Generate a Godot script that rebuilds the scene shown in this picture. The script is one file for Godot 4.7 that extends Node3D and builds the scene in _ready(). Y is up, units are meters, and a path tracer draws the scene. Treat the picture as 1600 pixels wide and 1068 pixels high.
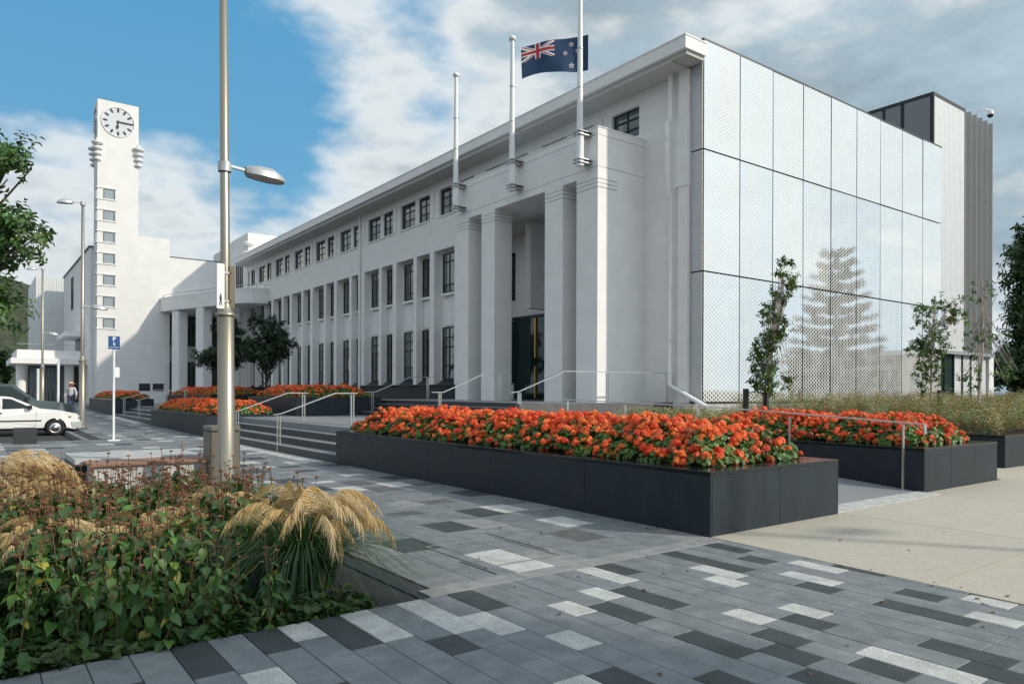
extends Node3D
# A civic building with a clock tower, planters of geraniums and a paved forecourt. x runs towards the glass wing's far end, -z along the long facade.

var M := {}
var taken := {}
var rng := RandomNumberGenerator.new()
var sun_to := Vector3(0.50, 0.489, 0.715).normalized()

func _ready() -> void:
	rng.seed = 20240611
	# ---------- camera, sky, sun, exposure
	var cam := Camera3D.new()
	cam.name = "camera"
	cam.near = 0.1
	cam.far = 6000.0
	cam.projection = Camera3D.PROJECTION_FRUSTUM
	cam.size = 0.1 * 1068.0 / 1135.0
	cam.frustum_offset = Vector2(0.0, 0.1 * 79.0 / 1135.0)
	cam.position = Vector3(0, 1.5, 0)
	cam.rotation_degrees = Vector3(0, -36.76, 0.2)
	add_child(cam)
	cam.current = true
	var we := WorldEnvironment.new()
	we.name = "world_environment"
	var env := Environment.new()
	env.tonemap_mode = Environment.TONE_MAPPER_LINEAR
	env.tonemap_exposure = EXPOSURE
	env.background_mode = Environment.BG_SKY
	env.background_energy_multiplier = SKY_ENERGY
	env.sdfgi_enabled = true
	env.ssao_enabled = true
	env.ssil_enabled = true
	var sky := Sky.new()
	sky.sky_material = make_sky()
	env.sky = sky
	we.environment = env
	add_child(we)
	var sun := DirectionalLight3D.new()
	sun.name = "sun"
	sun.light_energy = SUN_ENERGY
	sun.light_color = Color(1.0, 0.955, 0.88)
	sun.light_angular_distance = 1.6
	sun.shadow_enabled = true
	add_child(sun)
	sun.look_at_from_position(Vector3.ZERO, -sun_to, Vector3.UP)
	# ---------- the place
	make_materials()
	build_ground()
	build_wing()
	build_portico()
	build_glass_wing()
	build_hall()
	build_left_side()
	build_forecourt()
	build_rails()
	build_street()
	build_flags()
	build_cars()
	build_person()
	build_trees()
	build_geraniums()
	build_garden_bed()
	build_back_planting()

const EXPOSURE := 1.45
const SKY_ENERGY := 1.0
const SUN_ENERGY := 0.70

# ---------- small helpers
func numbered(n: String) -> String:
	if not taken.has(n):
		taken[n] = 0
		return n
	taken[n] += 1
	return "%s_%03d" % [n, taken[n]]

func thing(called: String, label: String, category: String, at := Vector3.ZERO, group := "") -> Node3D:
	var o := Node3D.new()
	o.name = numbered(called)
	add_child(o)
	o.position = at
	tag(o, label, category, group)
	return o

func tag(o: Node, label: String, category: String, group := "", kind := "") -> void:
	if label: o.set_meta("label", label)
	if category: o.set_meta("category", category)
	if group: o.set_meta("group", group)
	if kind: o.set_meta("kind", kind)

func copy_of(src: Node3D, at: Vector3, turn := 0.0, label := "") -> Node3D:
	var c: Node3D = src.duplicate()
	var base_name: String = str(src.name)
	if base_name.length() > 4 and base_name.substr(base_name.length() - 3).is_valid_int(): base_name = base_name.substr(0, base_name.length() - 4)
	c.name = numbered(base_name)
	add_child(c)
	c.position = at
	c.rotation.y = turn
	if label: c.set_meta("label", label)
	return c

func inst(mesh: Mesh, called: String, material: Material, parent: Node, at := Vector3.ZERO) -> MeshInstance3D:
	var o := MeshInstance3D.new()
	o.mesh = mesh
	o.name = called if parent != self else numbered(called)
	if material: o.material_override = material
	parent.add_child(o, true)
	o.position = at
	return o

func S() -> SurfaceTool:
	var st := SurfaceTool.new()
	st.begin(Mesh.PRIMITIVE_TRIANGLES)
	st.set_smooth_group(-1)
	return st

func done(st: SurfaceTool, called: String, material: Material, parent: Node, at := Vector3.ZERO) -> MeshInstance3D:
	return inst(mesh_of(st), called, material, parent, at)

func mesh_of(st: SurfaceTool) -> ArrayMesh:
	st.generate_normals()
	st.index()
	return st.commit()

func struct(o: Node, label := "") -> Node:
	o.set_meta("kind", "structure")
	if label: o.set_meta("label", label)
	return o

# a face a b c d, seen clockwise from its front
func quad(st: SurfaceTool, a: Vector3, b: Vector3, c: Vector3, d: Vector3) -> void:
	st.add_vertex(a); st.add_vertex(b); st.add_vertex(c)
	st.add_vertex(a); st.add_vertex(c); st.add_vertex(d)

func quad_uv(st: SurfaceTool, a: Vector3, b: Vector3, c: Vector3, d: Vector3) -> void:
	for e in [[a, 0, 1], [b, 0, 0], [c, 1, 0], [a, 0, 1], [c, 1, 0], [d, 1, 1]]:
		st.set_uv(Vector2(e[1], e[2]))
		st.add_vertex(e[0])

func tri(st: SurfaceTool, a: Vector3, b: Vector3, c: Vector3) -> void:
	st.add_vertex(a); st.add_vertex(b); st.add_vertex(c)

# box between two corners, with a chamfer c on its upright and top edges when c > 0
func box(st: SurfaceTool, lo: Vector3, hi: Vector3, c := 0.0, t := Transform3D()) -> void:
	var a := Vector3(minf(lo.x, hi.x), minf(lo.y, hi.y), minf(lo.z, hi.z))
	var b := Vector3(maxf(lo.x, hi.x), maxf(lo.y, hi.y), maxf(lo.z, hi.z))
	if c <= 0.0:
		var p := []
		for i in 8:
			p.append(t * Vector3(b.x if i & 1 else a.x, b.y if i & 2 else a.y, b.z if i & 4 else a.z))
		quad(st, p[4], p[6], p[7], p[5])
		quad(st, p[1], p[3], p[2], p[0])
		quad(st, p[5], p[7], p[3], p[1])
		quad(st, p[0], p[2], p[6], p[4])
		quad(st, p[6], p[2], p[3], p[7])
		quad(st, p[0], p[4], p[5], p[1])
		return
	var ring := func(y: float, s: float) -> Array:
		var k := c - s
		return [Vector3(a.x + c, y, b.z - s), Vector3(b.x - c, y, b.z - s), Vector3(b.x - s, y, b.z - c), Vector3(b.x - s, y, a.z + c), Vector3(b.x - c, y, a.z + s), Vector3(a.x + c, y, a.z + s), Vector3(a.x + s, y, a.z + c), Vector3(a.x + s, y, b.z - c)] if k >= 0 else []
	var r0: Array = ring.call(a.y, 0.0)
	var r1: Array = ring.call(b.y - c, 0.0)
	var r2: Array = ring.call(b.y, c)
	for i in 8:
		var j := (i + 1) % 8
		quad(st, t * r0[i], t * r1[i], t * r1[j], t * r0[j])
		if i % 2 == 0:
			quad(st, t * r1[i], t * r2[i], t * r2[j], t * r1[j])
		else:
			tri(st, t * r1[i], t * r2[i], t * r1[j])
	quad(st, t * Vector3(a.x + c, b.y, b.z - c), t * Vector3(a.x + c, b.y, a.z + c), t * Vector3(b.x - c, b.y, a.z + c), t * Vector3(b.x - c, b.y, b.z - c))
	quad(st, t * Vector3(a.x, a.y, a.z), t * Vector3(a.x, a.y, b.z), t * Vector3(b.x, a.y, b.z), t * Vector3(b.x, a.y, a.z))

func bar(st: SurfaceTool, a: Vector3, b: Vector3, w: float, h: float) -> void:
	var d := (b - a).normalized()
	var side := d.cross(Vector3.UP)
	if side.length() < 0.01: side = Vector3.RIGHT
	side = side.normalized()
	var up := side.cross(d).normalized()
	var t := Transform3D(Basis(side, up, -d), (a + b) / 2)
	var l := a.distance_to(b) / 2
	box(st, Vector3(-w / 2, -h / 2, -l), Vector3(w / 2, h / 2, l), 0.0, t)

# tube through points with a radius at each
func tube(st: SurfaceTool, pts: Array, radii: Array, n := 8, caps := true) -> void:
	st.set_smooth_group(0)
	var rings := []
	var side := Vector3.ZERO
	for i in pts.size():
		var d: Vector3 = (pts[mini(i + 1, pts.size() - 1)] - pts[maxi(i - 1, 0)]).normalized()
		if side == Vector3.ZERO:
			side = d.cross(Vector3(0.31, 0.2, 0.93) if absf(d.z) < 0.9 else Vector3.RIGHT).normalized()
		side = (side - d * side.dot(d)).normalized()
		var up := d.cross(side)
		var ring := []
		for k in n:
			var a := TAU * k / n
			ring.append(pts[i] + (side * cos(a) + up * sin(a)) * float(radii[mini(i, radii.size() - 1)]))
		rings.append(ring)
	for i in pts.size() - 1:
		for k in n:
			var j := (k + 1) % n
			quad(st, rings[i][k], rings[i + 1][k], rings[i + 1][j], rings[i][j])
	st.set_smooth_group(-1)
	if caps:
		for k in range(1, n - 1):
			tri(st, rings[0][0], rings[0][k], rings[0][k + 1])
			var e: Array = rings[-1]
			tri(st, e[0], e[k + 1], e[k])

# profile of (radius, height) turned about the y axis at p
func lathe(st: SurfaceTool, prof: Array, p := Vector3.ZERO, n := 20, smooth := true, squash := 1.0) -> void:
	st.set_smooth_group(0 if smooth else -1)
	for i in prof.size() - 1:
		for k in n:
			var a0 := TAU * k / n
			var a1 := TAU * (k + 1) / n
			var q := func(pr: Vector2, a: float) -> Vector3: return p + Vector3(cos(a) * pr.x, pr.y, sin(a) * pr.x * squash)
			quad(st, q.call(prof[i], a1), q.call(prof[i + 1], a1), q.call(prof[i + 1], a0), q.call(prof[i], a0))
	st.set_smooth_group(-1)

# plan polygon (x, z) between two heights
func prism(st: SurfaceTool, poly: PackedVector2Array, y0: float, y1: float) -> void:
	var p := poly
	var area := 0.0
	for i in p.size(): area += p[i].cross(p[(i + 1) % p.size()])
	if area < 0: p.reverse()
	var ids := Geometry2D.triangulate_polygon(p)
	for i in range(0, ids.size(), 3):
		var a := p[ids[i]]; var b := p[ids[i + 1]]; var c := p[ids[i + 2]]
		if (b - a).cross(c - a) < 0:
			var s := b; b = c; c = s
		tri(st, Vector3(a.x, y1, a.y), Vector3(b.x, y1, b.y), Vector3(c.x, y1, c.y))
		tri(st, Vector3(a.x, y0, a.y), Vector3(c.x, y0, c.y), Vector3(b.x, y0, b.y))
	for i in p.size():
		var a := p[i]; var b := p[(i + 1) % p.size()]
		quad(st, Vector3(b.x, y0, b.y), Vector3(b.x, y1, b.y), Vector3(a.x, y1, a.y), Vector3(a.x, y0, a.y))

func multi(mesh: Mesh, xf: Array, cols: Array, called: String, material: Material, parent: Node) -> MultiMeshInstance3D:
	var mm := MultiMesh.new()
	mm.transform_format = MultiMesh.TRANSFORM_3D
	mm.use_colors = cols.size() > 0
	mm.mesh = mesh
	mm.instance_count = xf.size()
	for i in xf.size():
		mm.set_instance_transform(i, xf[i])
		if cols.size(): mm.set_instance_color(i, cols[i])
	var o := MultiMeshInstance3D.new()
	o.multimesh = mm
	o.material_override = material
	o.name = called if parent != self else numbered(called)
	parent.add_child(o, true)
	return o

func rise(z: float) -> float:   # the forecourt climbs gently towards the tower
	var d := maxf(0.0, -z - 17.0)
	return 0.00027 * d * d if d < 43.0 else 0.5

# ---------- sky
func make_sky() -> PanoramaSkyMaterial:
	var w := 3072
	var h := 1536
	var im := Image.create_empty(w, h, false, Image.FORMAT_RGBF)
	var big := FastNoiseLite.new()
	big.seed = 11; big.noise_type = FastNoiseLite.TYPE_SIMPLEX_SMOOTH; big.frequency = 0.85
	big.fractal_type = FastNoiseLite.FRACTAL_FBM; big.fractal_octaves = 6; big.fractal_gain = 0.52
	var wisp := FastNoiseLite.new()
	wisp.seed = 4; wisp.frequency = 2.6; wisp.fractal_octaves = 6; wisp.fractal_gain = 0.6
	var fwd := deg_to_rad(36.76)
	for y in h:
		var el := (0.5 - (y + 0.5) / h) * PI
		if el <= 0.0:
			break
		var ce := cos(el)
		var se := sin(el)
		for x in w:
			var az := (float(x) + 0.5) / w * TAU
			var dir := sky_dir(az, ce, se)
			var k := 1.0 / (se + 0.55)
			var p := Vector3(dir.x * k, dir.z * k, se * 2.2) * 1.9
			var n := big.get_noise_3dv(p) 
			var m := wisp.get_noise_3dv(p * Vector3(1, 1, 1))
			# bearing from the camera's line of sight, positive to the right
			var be := wrapf(atan2(dir.x, -dir.z) - fwd, -PI, PI)
			var cover := 0.58 + n * 1.0 + m * 0.34
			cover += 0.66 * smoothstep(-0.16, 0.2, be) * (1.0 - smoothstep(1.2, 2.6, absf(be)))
			cover -= 0.85 * exp(-pow((be + 0.46) / 0.17, 2.0) - pow((el - 0.40) / 0.14, 2.0))
			cover -= 0.50 * exp(-pow((be + 0.30) / 0.07, 2.0) - pow((el - 0.27) / 0.05, 2.0))
			cover -= 0.28 * exp(-pow((be + 0.10) / 0.05, 2.0) - pow((el - 0.33) / 0.08, 2.0))
			cover += 0.32 * exp(-pow((be + 0.50) / 0.26, 2.0) - pow((el - 0.17) / 0.09, 2.0))
			cover += 0.40 * exp(-pow((be + 0.20 + (el - 0.40) * 0.7) / 0.10, 2.0) - pow((el - 0.40) / 0.16, 2.0))
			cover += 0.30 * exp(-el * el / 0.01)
			cover += 0.30 * smoothstep(0.7, 1.1, absf(be))  # extra cloud outside the view, added to brighten the shaded facade
			var d := smoothstep(0.20, 0.74, cover)
			var blue := Vector3(0.045, 0.215, 0.405).lerp(Vector3(0.20, 0.385, 0.51), exp(-el * 3.6))
			var thick := smoothstep(0.62, 1.30, cover + m * 0.4)
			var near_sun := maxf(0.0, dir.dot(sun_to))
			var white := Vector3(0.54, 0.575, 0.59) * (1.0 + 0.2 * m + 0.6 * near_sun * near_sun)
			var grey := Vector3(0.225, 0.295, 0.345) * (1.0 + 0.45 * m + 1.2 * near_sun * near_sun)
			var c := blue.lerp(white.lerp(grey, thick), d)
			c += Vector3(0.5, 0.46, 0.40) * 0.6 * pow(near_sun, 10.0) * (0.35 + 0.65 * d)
			im.set_pixel(x, y, Color(c.x, c.y, c.z))
	var low := Color(0.2, 0.2, 0.19)
	im.fill_rect(Rect2i(0, h / 2, w, h / 2), low)
	var mat := PanoramaSkyMaterial.new()
	mat.panorama = ImageTexture.create_from_image(im)
	return mat

func sky_dir(az: float, ce: float, se: float) -> Vector3:   # the panorama starts at -z and runs towards +x
	return Vector3(sin(az) * ce, se, -cos(az) * ce)

# ---------- materials
func lin(r: float, g: float, b: float) -> Color:
	return Color(r, g, b).linear_to_srgb()

func noise_tex(freq: float, lo: float, hi: float, sd: int, size := 512, octaves := 4, kind := FastNoiseLite.TYPE_SIMPLEX_SMOOTH) -> NoiseTexture2D:
	var n := FastNoiseLite.new()
	n.seed = sd; n.noise_type = kind; n.frequency = freq; n.fractal_octaves = octaves
	var t := NoiseTexture2D.new()
	t.width = size; t.height = size; t.seamless = true; t.noise = n
	var g := Gradient.new()
	g.set_color(0, Color(lo, lo, lo)); g.set_color(1, Color(hi, hi, hi))
	t.color_ramp = g
	return t

func speckle(lo: float, hi: float, sd: int, clump := 0.5) -> ImageTexture:   # the grains of cut stone
	var r := RandomNumberGenerator.new()
	r.seed = sd
	var im := Image.create_empty(256, 256, false, Image.FORMAT_RGB8)
	for y in 256:
		for x in 256:
			var v := r.randf()
			var c := lerpf(lo, hi, pow(v, clump))
			im.set_pixel(x, y, Color(c, c, c))
	return ImageTexture.create_from_image(im)

func mat(called: String, color: Color, rough := 0.7, metal := 0.0, tex: Texture2D = null, scale := 1.0, bump: Texture2D = null, bump_cm := 0.0) -> StandardMaterial3D:
	var m := StandardMaterial3D.new()
	m.resource_name = called
	m.albedo_color = color
	m.roughness = rough
	m.metallic = metal
	if tex or bump:
		m.uv1_triplanar = true
		m.uv1_world_triplanar = true
		m.uv1_scale = Vector3.ONE * scale
	if tex: m.albedo_texture = tex
	if bump:
		m.heightmap_enabled = true
		m.heightmap_texture = bump
		m.heightmap_scale = bump_cm
	M[called] = m
	return m

func make_materials() -> void:
	var stain := noise_tex(0.012, 0.955, 1.0, 3, 512, 6)
	var patch := noise_tex(0.02, 0.81, 1.0, 5, 512, 5)
	var grain := speckle(0.80, 1.0, 7)
	var coarse := speckle(0.62, 1.0, 8, 0.6)
	var bumps := noise_tex(0.08, 0.0, 1.0, 9, 256, 3)
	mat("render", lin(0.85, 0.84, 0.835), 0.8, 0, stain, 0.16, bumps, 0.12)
	mat("render_trim", lin(0.86, 0.85, 0.845), 0.7, 0, stain, 0.3)
	mat("tower_white", lin(0.77, 0.77, 0.765), 0.75, 0, stain, 0.1, bumps, 0.12)
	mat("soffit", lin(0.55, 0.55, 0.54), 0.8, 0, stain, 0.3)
	mat("groove", lin(0.12, 0.125, 0.13), 0.9)
	mat("frame_dark", lin(0.012, 0.016, 0.018), 0.45)
	mat("window_glass", lin(0.035, 0.052, 0.054), 0.03, 0.5)
	M.window_glass.clearcoat_enabled = true
	M.window_glass.clearcoat = 1.0
	M.window_glass.clearcoat_roughness = 0.02
	M.window_glass.metallic_specular = 0.8
	mat("window_blind", lin(0.085, 0.125, 0.118), 0.05, 0.2)
	M.window_blind.clearcoat_enabled = true
	M.window_blind.clearcoat = 1.0
	M.window_blind.clearcoat_roughness = 0.02
	mat("door_glass", lin(0.01, 0.03, 0.03), 0.03)
	M.door_glass.metallic_specular = 0.6
	mat("brass", lin(0.7, 0.42, 0.12), 0.35, 1.0)
	mat("granite_black", lin(0.023, 0.037, 0.050), 0.46, 0, noise_tex(0.014, 0.80, 1.0, 17, 512, 6), 1.0)
	M.granite_black.uv1_scale = Vector3(0.6, 0.22, 0.6)
	M.granite_black.detail_enabled = true
	M.granite_black.detail_albedo = grain
	M.granite_black.detail_blend_mode = BaseMaterial3D.BLEND_MODE_MUL
	M.granite_black.detail_uv_layer = BaseMaterial3D.DETAIL_UV_2
	M.granite_black.uv2_triplanar = true
	M.granite_black.uv2_world_triplanar = true
	M.granite_black.uv2_scale = Vector3.ONE * 3.0
	M.granite_black.metallic_specular = 0.42
	mat("granite_coping", lin(0.014, 0.019, 0.022), 0.13, 0, grain, 3.0)
	mat("granite_step", lin(0.035, 0.042, 0.046), 0.5, 0, grain, 3.0)
	mat("steel", lin(0.62, 0.63, 0.63), 0.33, 1.0)
	mat("steel_dull", lin(0.42, 0.43, 0.43), 0.45, 0.9)
	mat("bronze_paint", lin(0.34, 0.31, 0.25), 0.38, 0.75)
	mat("bin_bronze", lin(0.17, 0.155, 0.125), 0.45, 0.5)
	mat("bronze_dark", lin(0.16, 0.13, 0.09), 0.5, 0.3)
	mat("lamp_grey", lin(0.48, 0.49, 0.50), 0.4, 0.4)
	mat("lamp_lens", lin(0.35, 0.36, 0.35), 0.2)
	mat("white_paint", lin(0.80, 0.81, 0.81), 0.4)
	mat("clad", lin(0.72, 0.73, 0.735), 0.42, 0.25, stain, 0.4)
	mat("clad_grey", lin(0.52, 0.53, 0.54), 0.42, 0.2, stain, 0.4)
	mat("fin_bronze", lin(0.46, 0.45, 0.43), 0.5, 0.15, stain, 0.4)
	mat("panel_grey", lin(0.20, 0.22, 0.235), 0.25, 0.2)
	for a in [["paver_mid", 0.25, 0.272, 0.29], ["paver_mid_b", 0.235, 0.256, 0.274], ["paver_mid_c", 0.27, 0.288, 0.303], ["paver_dark", 0.062, 0.074, 0.078], ["paver_brown", 0.15, 0.15, 0.152], ["paver_white", 0.82, 0.81, 0.78], ["paver_band", 0.36, 0.36, 0.36], ["paver_pale", 0.34, 0.345, 0.35]]:
		mat(a[0], lin(a[1], a[2], a[3]), 0.72, 0, grain if a[0] != "paver_white" else coarse, 1.0, bumps, 0.15)
		M[a[0]].detail_enabled = true
		M[a[0]].detail_albedo = patch
		M[a[0]].detail_blend_mode = BaseMaterial3D.BLEND_MODE_MUL
		M[a[0]].detail_uv_layer = BaseMaterial3D.DETAIL_UV_2
		M[a[0]].uv2_triplanar = true
		M[a[0]].uv2_world_triplanar = true
		M[a[0]].uv2_scale = Vector3.ONE * 0.37
	mat("concrete", lin(0.56, 0.51, 0.42), 0.85, 0, stain, 0.45, bumps, 0.2)
	mat("concrete_b", lin(0.545, 0.50, 0.415), 0.85, 0, stain, 0.6, bumps, 0.2)
	for k in ["concrete", "concrete_b"]:
		M[k].detail_enabled = true
		M[k].detail_albedo = grain
		M[k].detail_blend_mode = BaseMaterial3D.BLEND_MODE_MUL
		M[k].detail_uv_layer = BaseMaterial3D.DETAIL_UV_2
		M[k].uv2_triplanar = true
		M[k].uv2_world_triplanar = true
		M[k].uv2_scale = Vector3.ONE * 0.8
	mat("joint", lin(0.035, 0.038, 0.04), 0.95)
	mat("concrete_pale", lin(0.56, 0.56, 0.55), 0.8, 0, patch, 0.3)
	mat("terrace", lin(0.25, 0.26, 0.275), 0.75, 0, grain, 1.0)
	mat("asphalt", lin(0.05, 0.052, 0.055), 0.9, 0, coarse, 1.5)
	mat("earth", lin(0.03, 0.022, 0.015), 0.95, 0, patch, 1.5, bumps, 2.0)
	mat("field", lin(0.07, 0.085, 0.05), 0.95, 0, patch, 0.02)
	mat("timber", lin(0.33, 0.17, 0.115), 0.6, 0, patch, 1.1)
	mat("rubber", lin(0.015, 0.015, 0.016), 0.8)
	mat("car_white", lin(0.80, 0.80, 0.79), 0.25)
	M.car_white.clearcoat_enabled = true
	mat("car_green", lin(0.008, 0.042, 0.045), 0.2)
	M.car_green.clearcoat_enabled = true
	mat("bumper_grey", lin(0.42, 0.44, 0.45), 0.5)
	mat("car_glass", lin(0.012, 0.022, 0.024), 0.04)
	M.car_glass.metallic_specular = 0.45
	mat("chrome", lin(0.65, 0.66, 0.67), 0.2, 1.0)
	mat("amber", lin(0.6, 0.2, 0.03), 0.3)
	mat("black_plastic", lin(0.02, 0.021, 0.022), 0.5)
	mat("sign_blue", lin(0.012, 0.075, 0.24), 0.4)
	mat("red_plastic", lin(0.5, 0.04, 0.03), 0.4)
	mat("clock_face", lin(0.58, 0.62, 0.66), 0.4)
	mat("window_glass_pale", lin(0.30, 0.35, 0.38), 0.1)
	mat("clock_black", lin(0.025, 0.032, 0.04), 0.5)
	mat("hill", lin(0.095, 0.125, 0.06), 0.95, 0, noise_tex(0.03, 0.35, 1.0, 21, 512, 6), 0.006)
	mat("hill_bare", lin(0.42, 0.34, 0.27), 0.95)
	mat("brick_house", lin(0.55, 0.42, 0.24), 0.85, 0, patch, 0.5)
	mat("bark", lin(0.10, 0.078, 0.06), 0.9, 0, patch, 2.0)
	mat("bark_pale", lin(0.50, 0.44, 0.40), 0.8, 0, patch, 3.0)
	for a in [["leaf", 0.055, 0.125, 0.035], ["leaf_dark", 0.030, 0.072, 0.030], ["leaf_garden", 0.06, 0.13, 0.03]]:
		mat(a[0], lin(a[1], a[2], a[3]), 0.5)
		M[a[0]].vertex_color_use_as_albedo = true
		M[a[0]].albedo_color = Color.WHITE
		M[a[0]].backlight_enabled = true
		M[a[0]].backlight = Color(0.55, 0.6, 0.35)
	mat("straw", lin(0.60, 0.46, 0.23), 0.7)
	M.straw.backlight_enabled = true
	M.straw.backlight = Color(0.7, 0.6, 0.4)
	mat("straw_pale", lin(0.70, 0.57, 0.35), 0.7)
	M.straw_pale.backlight_enabled = true
	M.straw_pale.backlight = Color(0.7, 0.6, 0.4)
	mat("seed_brown", lin(0.19, 0.080, 0.040), 0.85)
	mat("seed_dark", lin(0.13, 0.055, 0.032), 0.85)
	mat("seed_tan", lin(0.34, 0.165, 0.08), 0.85)
	mat("stem_brown", lin(0.12, 0.08, 0.04), 0.8)
	for a in [["petal", 0.86, 0.115, 0.02], ["petal_b", 0.90, 0.18, 0.035], ["petal_c", 0.74, 0.048, 0.012], ["petal_d", 0.93, 0.25, 0.05], ["petal_old", 0.30, 0.07, 0.03]]:
		mat(a[0], lin(a[1], a[2], a[3]), 0.55)
		M[a[0]].backlight_enabled = true
		M[a[0]].backlight = Color(0.75, 0.5, 0.4)
	mat("skin", lin(0.45, 0.26, 0.18), 0.5)
	mat("shirt", lin(0.52, 0.50, 0.53), 0.8)
	mat("jeans", lin(0.03, 0.045, 0.08), 0.85)
	mat("hat", lin(0.62, 0.42, 0.26), 0.8)
	mat("hair", lin(0.02, 0.012, 0.009), 0.6)
	mat("scarf", lin(0.30, 0.03, 0.02), 0.8)

# ---------- ground, paving, drive
func build_ground() -> void:
	var st := S()
	quad(st, Vector3(-2500, -0.3, 2500), Vector3(-2500, -0.3, -2500), Vector3(2500, -0.3, -2500), Vector3(2500, -0.3, 2500))
	struct(done(st, "ground", M.field, self))
	st = S()
	quad(st, Vector3(-60, -0.15, 40), Vector3(-60, -0.15, -17), Vector3(60, -0.15, -17), Vector3(60, -0.15, 40))
	var prev := -17.0
	for i in 14:
		var z := -17.0 - (i + 1) * 6.0
		quad(st, Vector3(-60, rise(prev) - 0.15, prev), Vector3(-60, rise(z) - 0.15, z), Vector3(6.6, rise(z) - 0.15, z), Vector3(6.6, rise(prev) - 0.15, prev))
		prev = z
	struct(done(st, "road", M.asphalt, self))
	# the paved forecourt: a bed with a kerb edge, and the pavers laid in it
	var fore := Node3D.new()
	fore.name = "pavement"
	add_child(fore)
	struct(fore)
	st = S()
	var zs := [6.0, -4.6, -12.0, -17.0]
	for i in 12: zs.append(-21.0 - i * 4.0)
	for i in zs.size() - 1:
		var z0: float = zs[i]; var z1: float = zs[i + 1]
		var left := -14.0
		if z0 > -4.7: left = -6.0
		elif z0 > -11.0: left = 2.70
		if z0 <= -24.9: left = 2.92
		var y0 := rise(z0) - 0.012; var y1 := rise(z1) - 0.012
		quad(st, Vector3(left, y0, z0), Vector3(left, y1, z1), Vector3(6.6, y1, z1), Vector3(6.6, y0, z0))
	done(st, "bedding", M.joint, fore)
	# kerb stones round the parking bays
	for i in 20:
		var z := -25.0 - i * 1.5
		st = S()
		box(st, Vector3(2.76, -0.2, -0.745), Vector3(2.918, 0.004, 0.745), 0.012)
		done(st, "kerb_stone", M.paver_mid, fore, Vector3(0, rise(z - 0.75), z - 0.75))
	for i in 10:
		st = S()
		box(st, Vector3(-0.745, -0.2, -0.075), Vector3(0.745, 0.004, 0.075), 0.012)
		done(st, "kerb_stone", M.paver_mid, fore, Vector3(2.2 - i * 1.5 - 0.2, rise(-25), -25.08))
	var tiles := []      # [x0, x1, z0 (near), z1 (far), material]
	var r := RandomNumberGenerator.new()
	r.seed = 77
	var mids := ["paver_mid", "paver_mid", "paver_mid_b", "paver_mid_c"]
	var near_pick := func(column: int, plain: bool) -> String:
		var v := r.randf()
		if plain and v < 0.72: return mids[r.randi() % 4]
		if column % 2: return "paver_white" if v < 0.32 else "paver_dark" if v < 0.36 else mids[r.randi() % 4]
		return "paver_dark" if v < 0.34 else "paver_white" if v < 0.38 else mids[r.randi() % 4]
	var far_pick := func(column: int, plain: bool) -> String:
		var v := r.randf()
		if plain: return mids[r.randi() % 4]
		if column % 2: return "paver_white" if v < 0.24 else "paver_pale" if v < 0.36 else mids[r.randi() % 4]
		return "paver_dark" if v < 0.20 else "paver_brown" if v < 0.34 else "paver_pale" if v < 0.44 else mids[r.randi() % 4]
	# near field: narrow planks 0.21 wide, 0.31 or 0.62 long
	for i in 37:
		var x := -1.6 + i * 0.2115
		var z := -4.615 + r.randf() * 0.3
		var first := true
		var last := ""
		while z < 0.2:
			var long := 0.312 if r.randf() < 0.6 else 0.468 if r.randf() < 0.5 else 0.624
			var z0 := -4.615 if first else z
			var pick: String = near_pick.call(i, last in ["paver_white", "paver_dark"])
			last = pick
			if not first or z - z0 > 0.1 or true:
				var x1 := minf(x + 0.2115, 6.19 + (z + 4.82) * -0.055)
				if x1 - x > 0.04: tiles.append([x, x1, z + long, z0, pick])
			z += long
			first = false
	# the pale band between the two fields
	var bx := 2.72
	while bx < 6.18:
		var nx := minf(bx + 0.42 + r.randf() * 0.5, 6.185)
		tiles.append([bx, nx, -4.635, -4.825, "paver_band"])
		bx = nx
	# far field: pavers 0.42 by 0.6; a strip of white ones along the steps
	for i in 24:
		var x := 5.766 - i * 0.42
		var z := -4.83 - (0.6 * r.randf() if i % 2 else 0.0)
		if x < 2.6: z = -12.1
		var first := true
		var last := ""
		while z > -62.0:
			var long := 0.3 if r.randf() < 0.25 else 0.6
			var z0 := (-4.83 if x >= 2.6 else -12.1) if first else z
			first = false
			if z0 < -25.0 and x < 2.9: break
			var steps := (z < -14.6 and z > -24.6) or (z < -35.0 and z > -43.6)
			var xa := maxf(x, 2.705) if z0 > -12.0 else x
			if z0 <= -25.0: xa = maxf(x, 2.925)
			last = far_pick.call(i, last != "" and not last.begins_with("paver_mid"))
			tiles.append([xa, x + 0.42, z0, z - long, "paver_white" if i == 0 and steps else last])
			z -= long
	var shapes := {}
	var rest := {}
	var eye := Vector3(0, 1.5, 0)
	var fwd := Vector3(sin(deg_to_rad(36.76)), 0, -cos(deg_to_rad(36.76)))
	var ranked := []
	for t in tiles:
		var mid := Vector3((t[0] + t[1]) / 2, 0, (t[2] + t[3]) / 2)
		var dep := (mid - eye).dot(fwd)
		var lat := (mid - eye).dot(fwd.cross(Vector3.UP))
		var seen := dep > 2.0 and absf(lat) < dep * 0.76
		ranked.append([dep + (0.0 if seen else 1000.0), t])
	ranked.sort_custom(func(a, b): return a[0] < b[0])
	var count := 0
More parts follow.
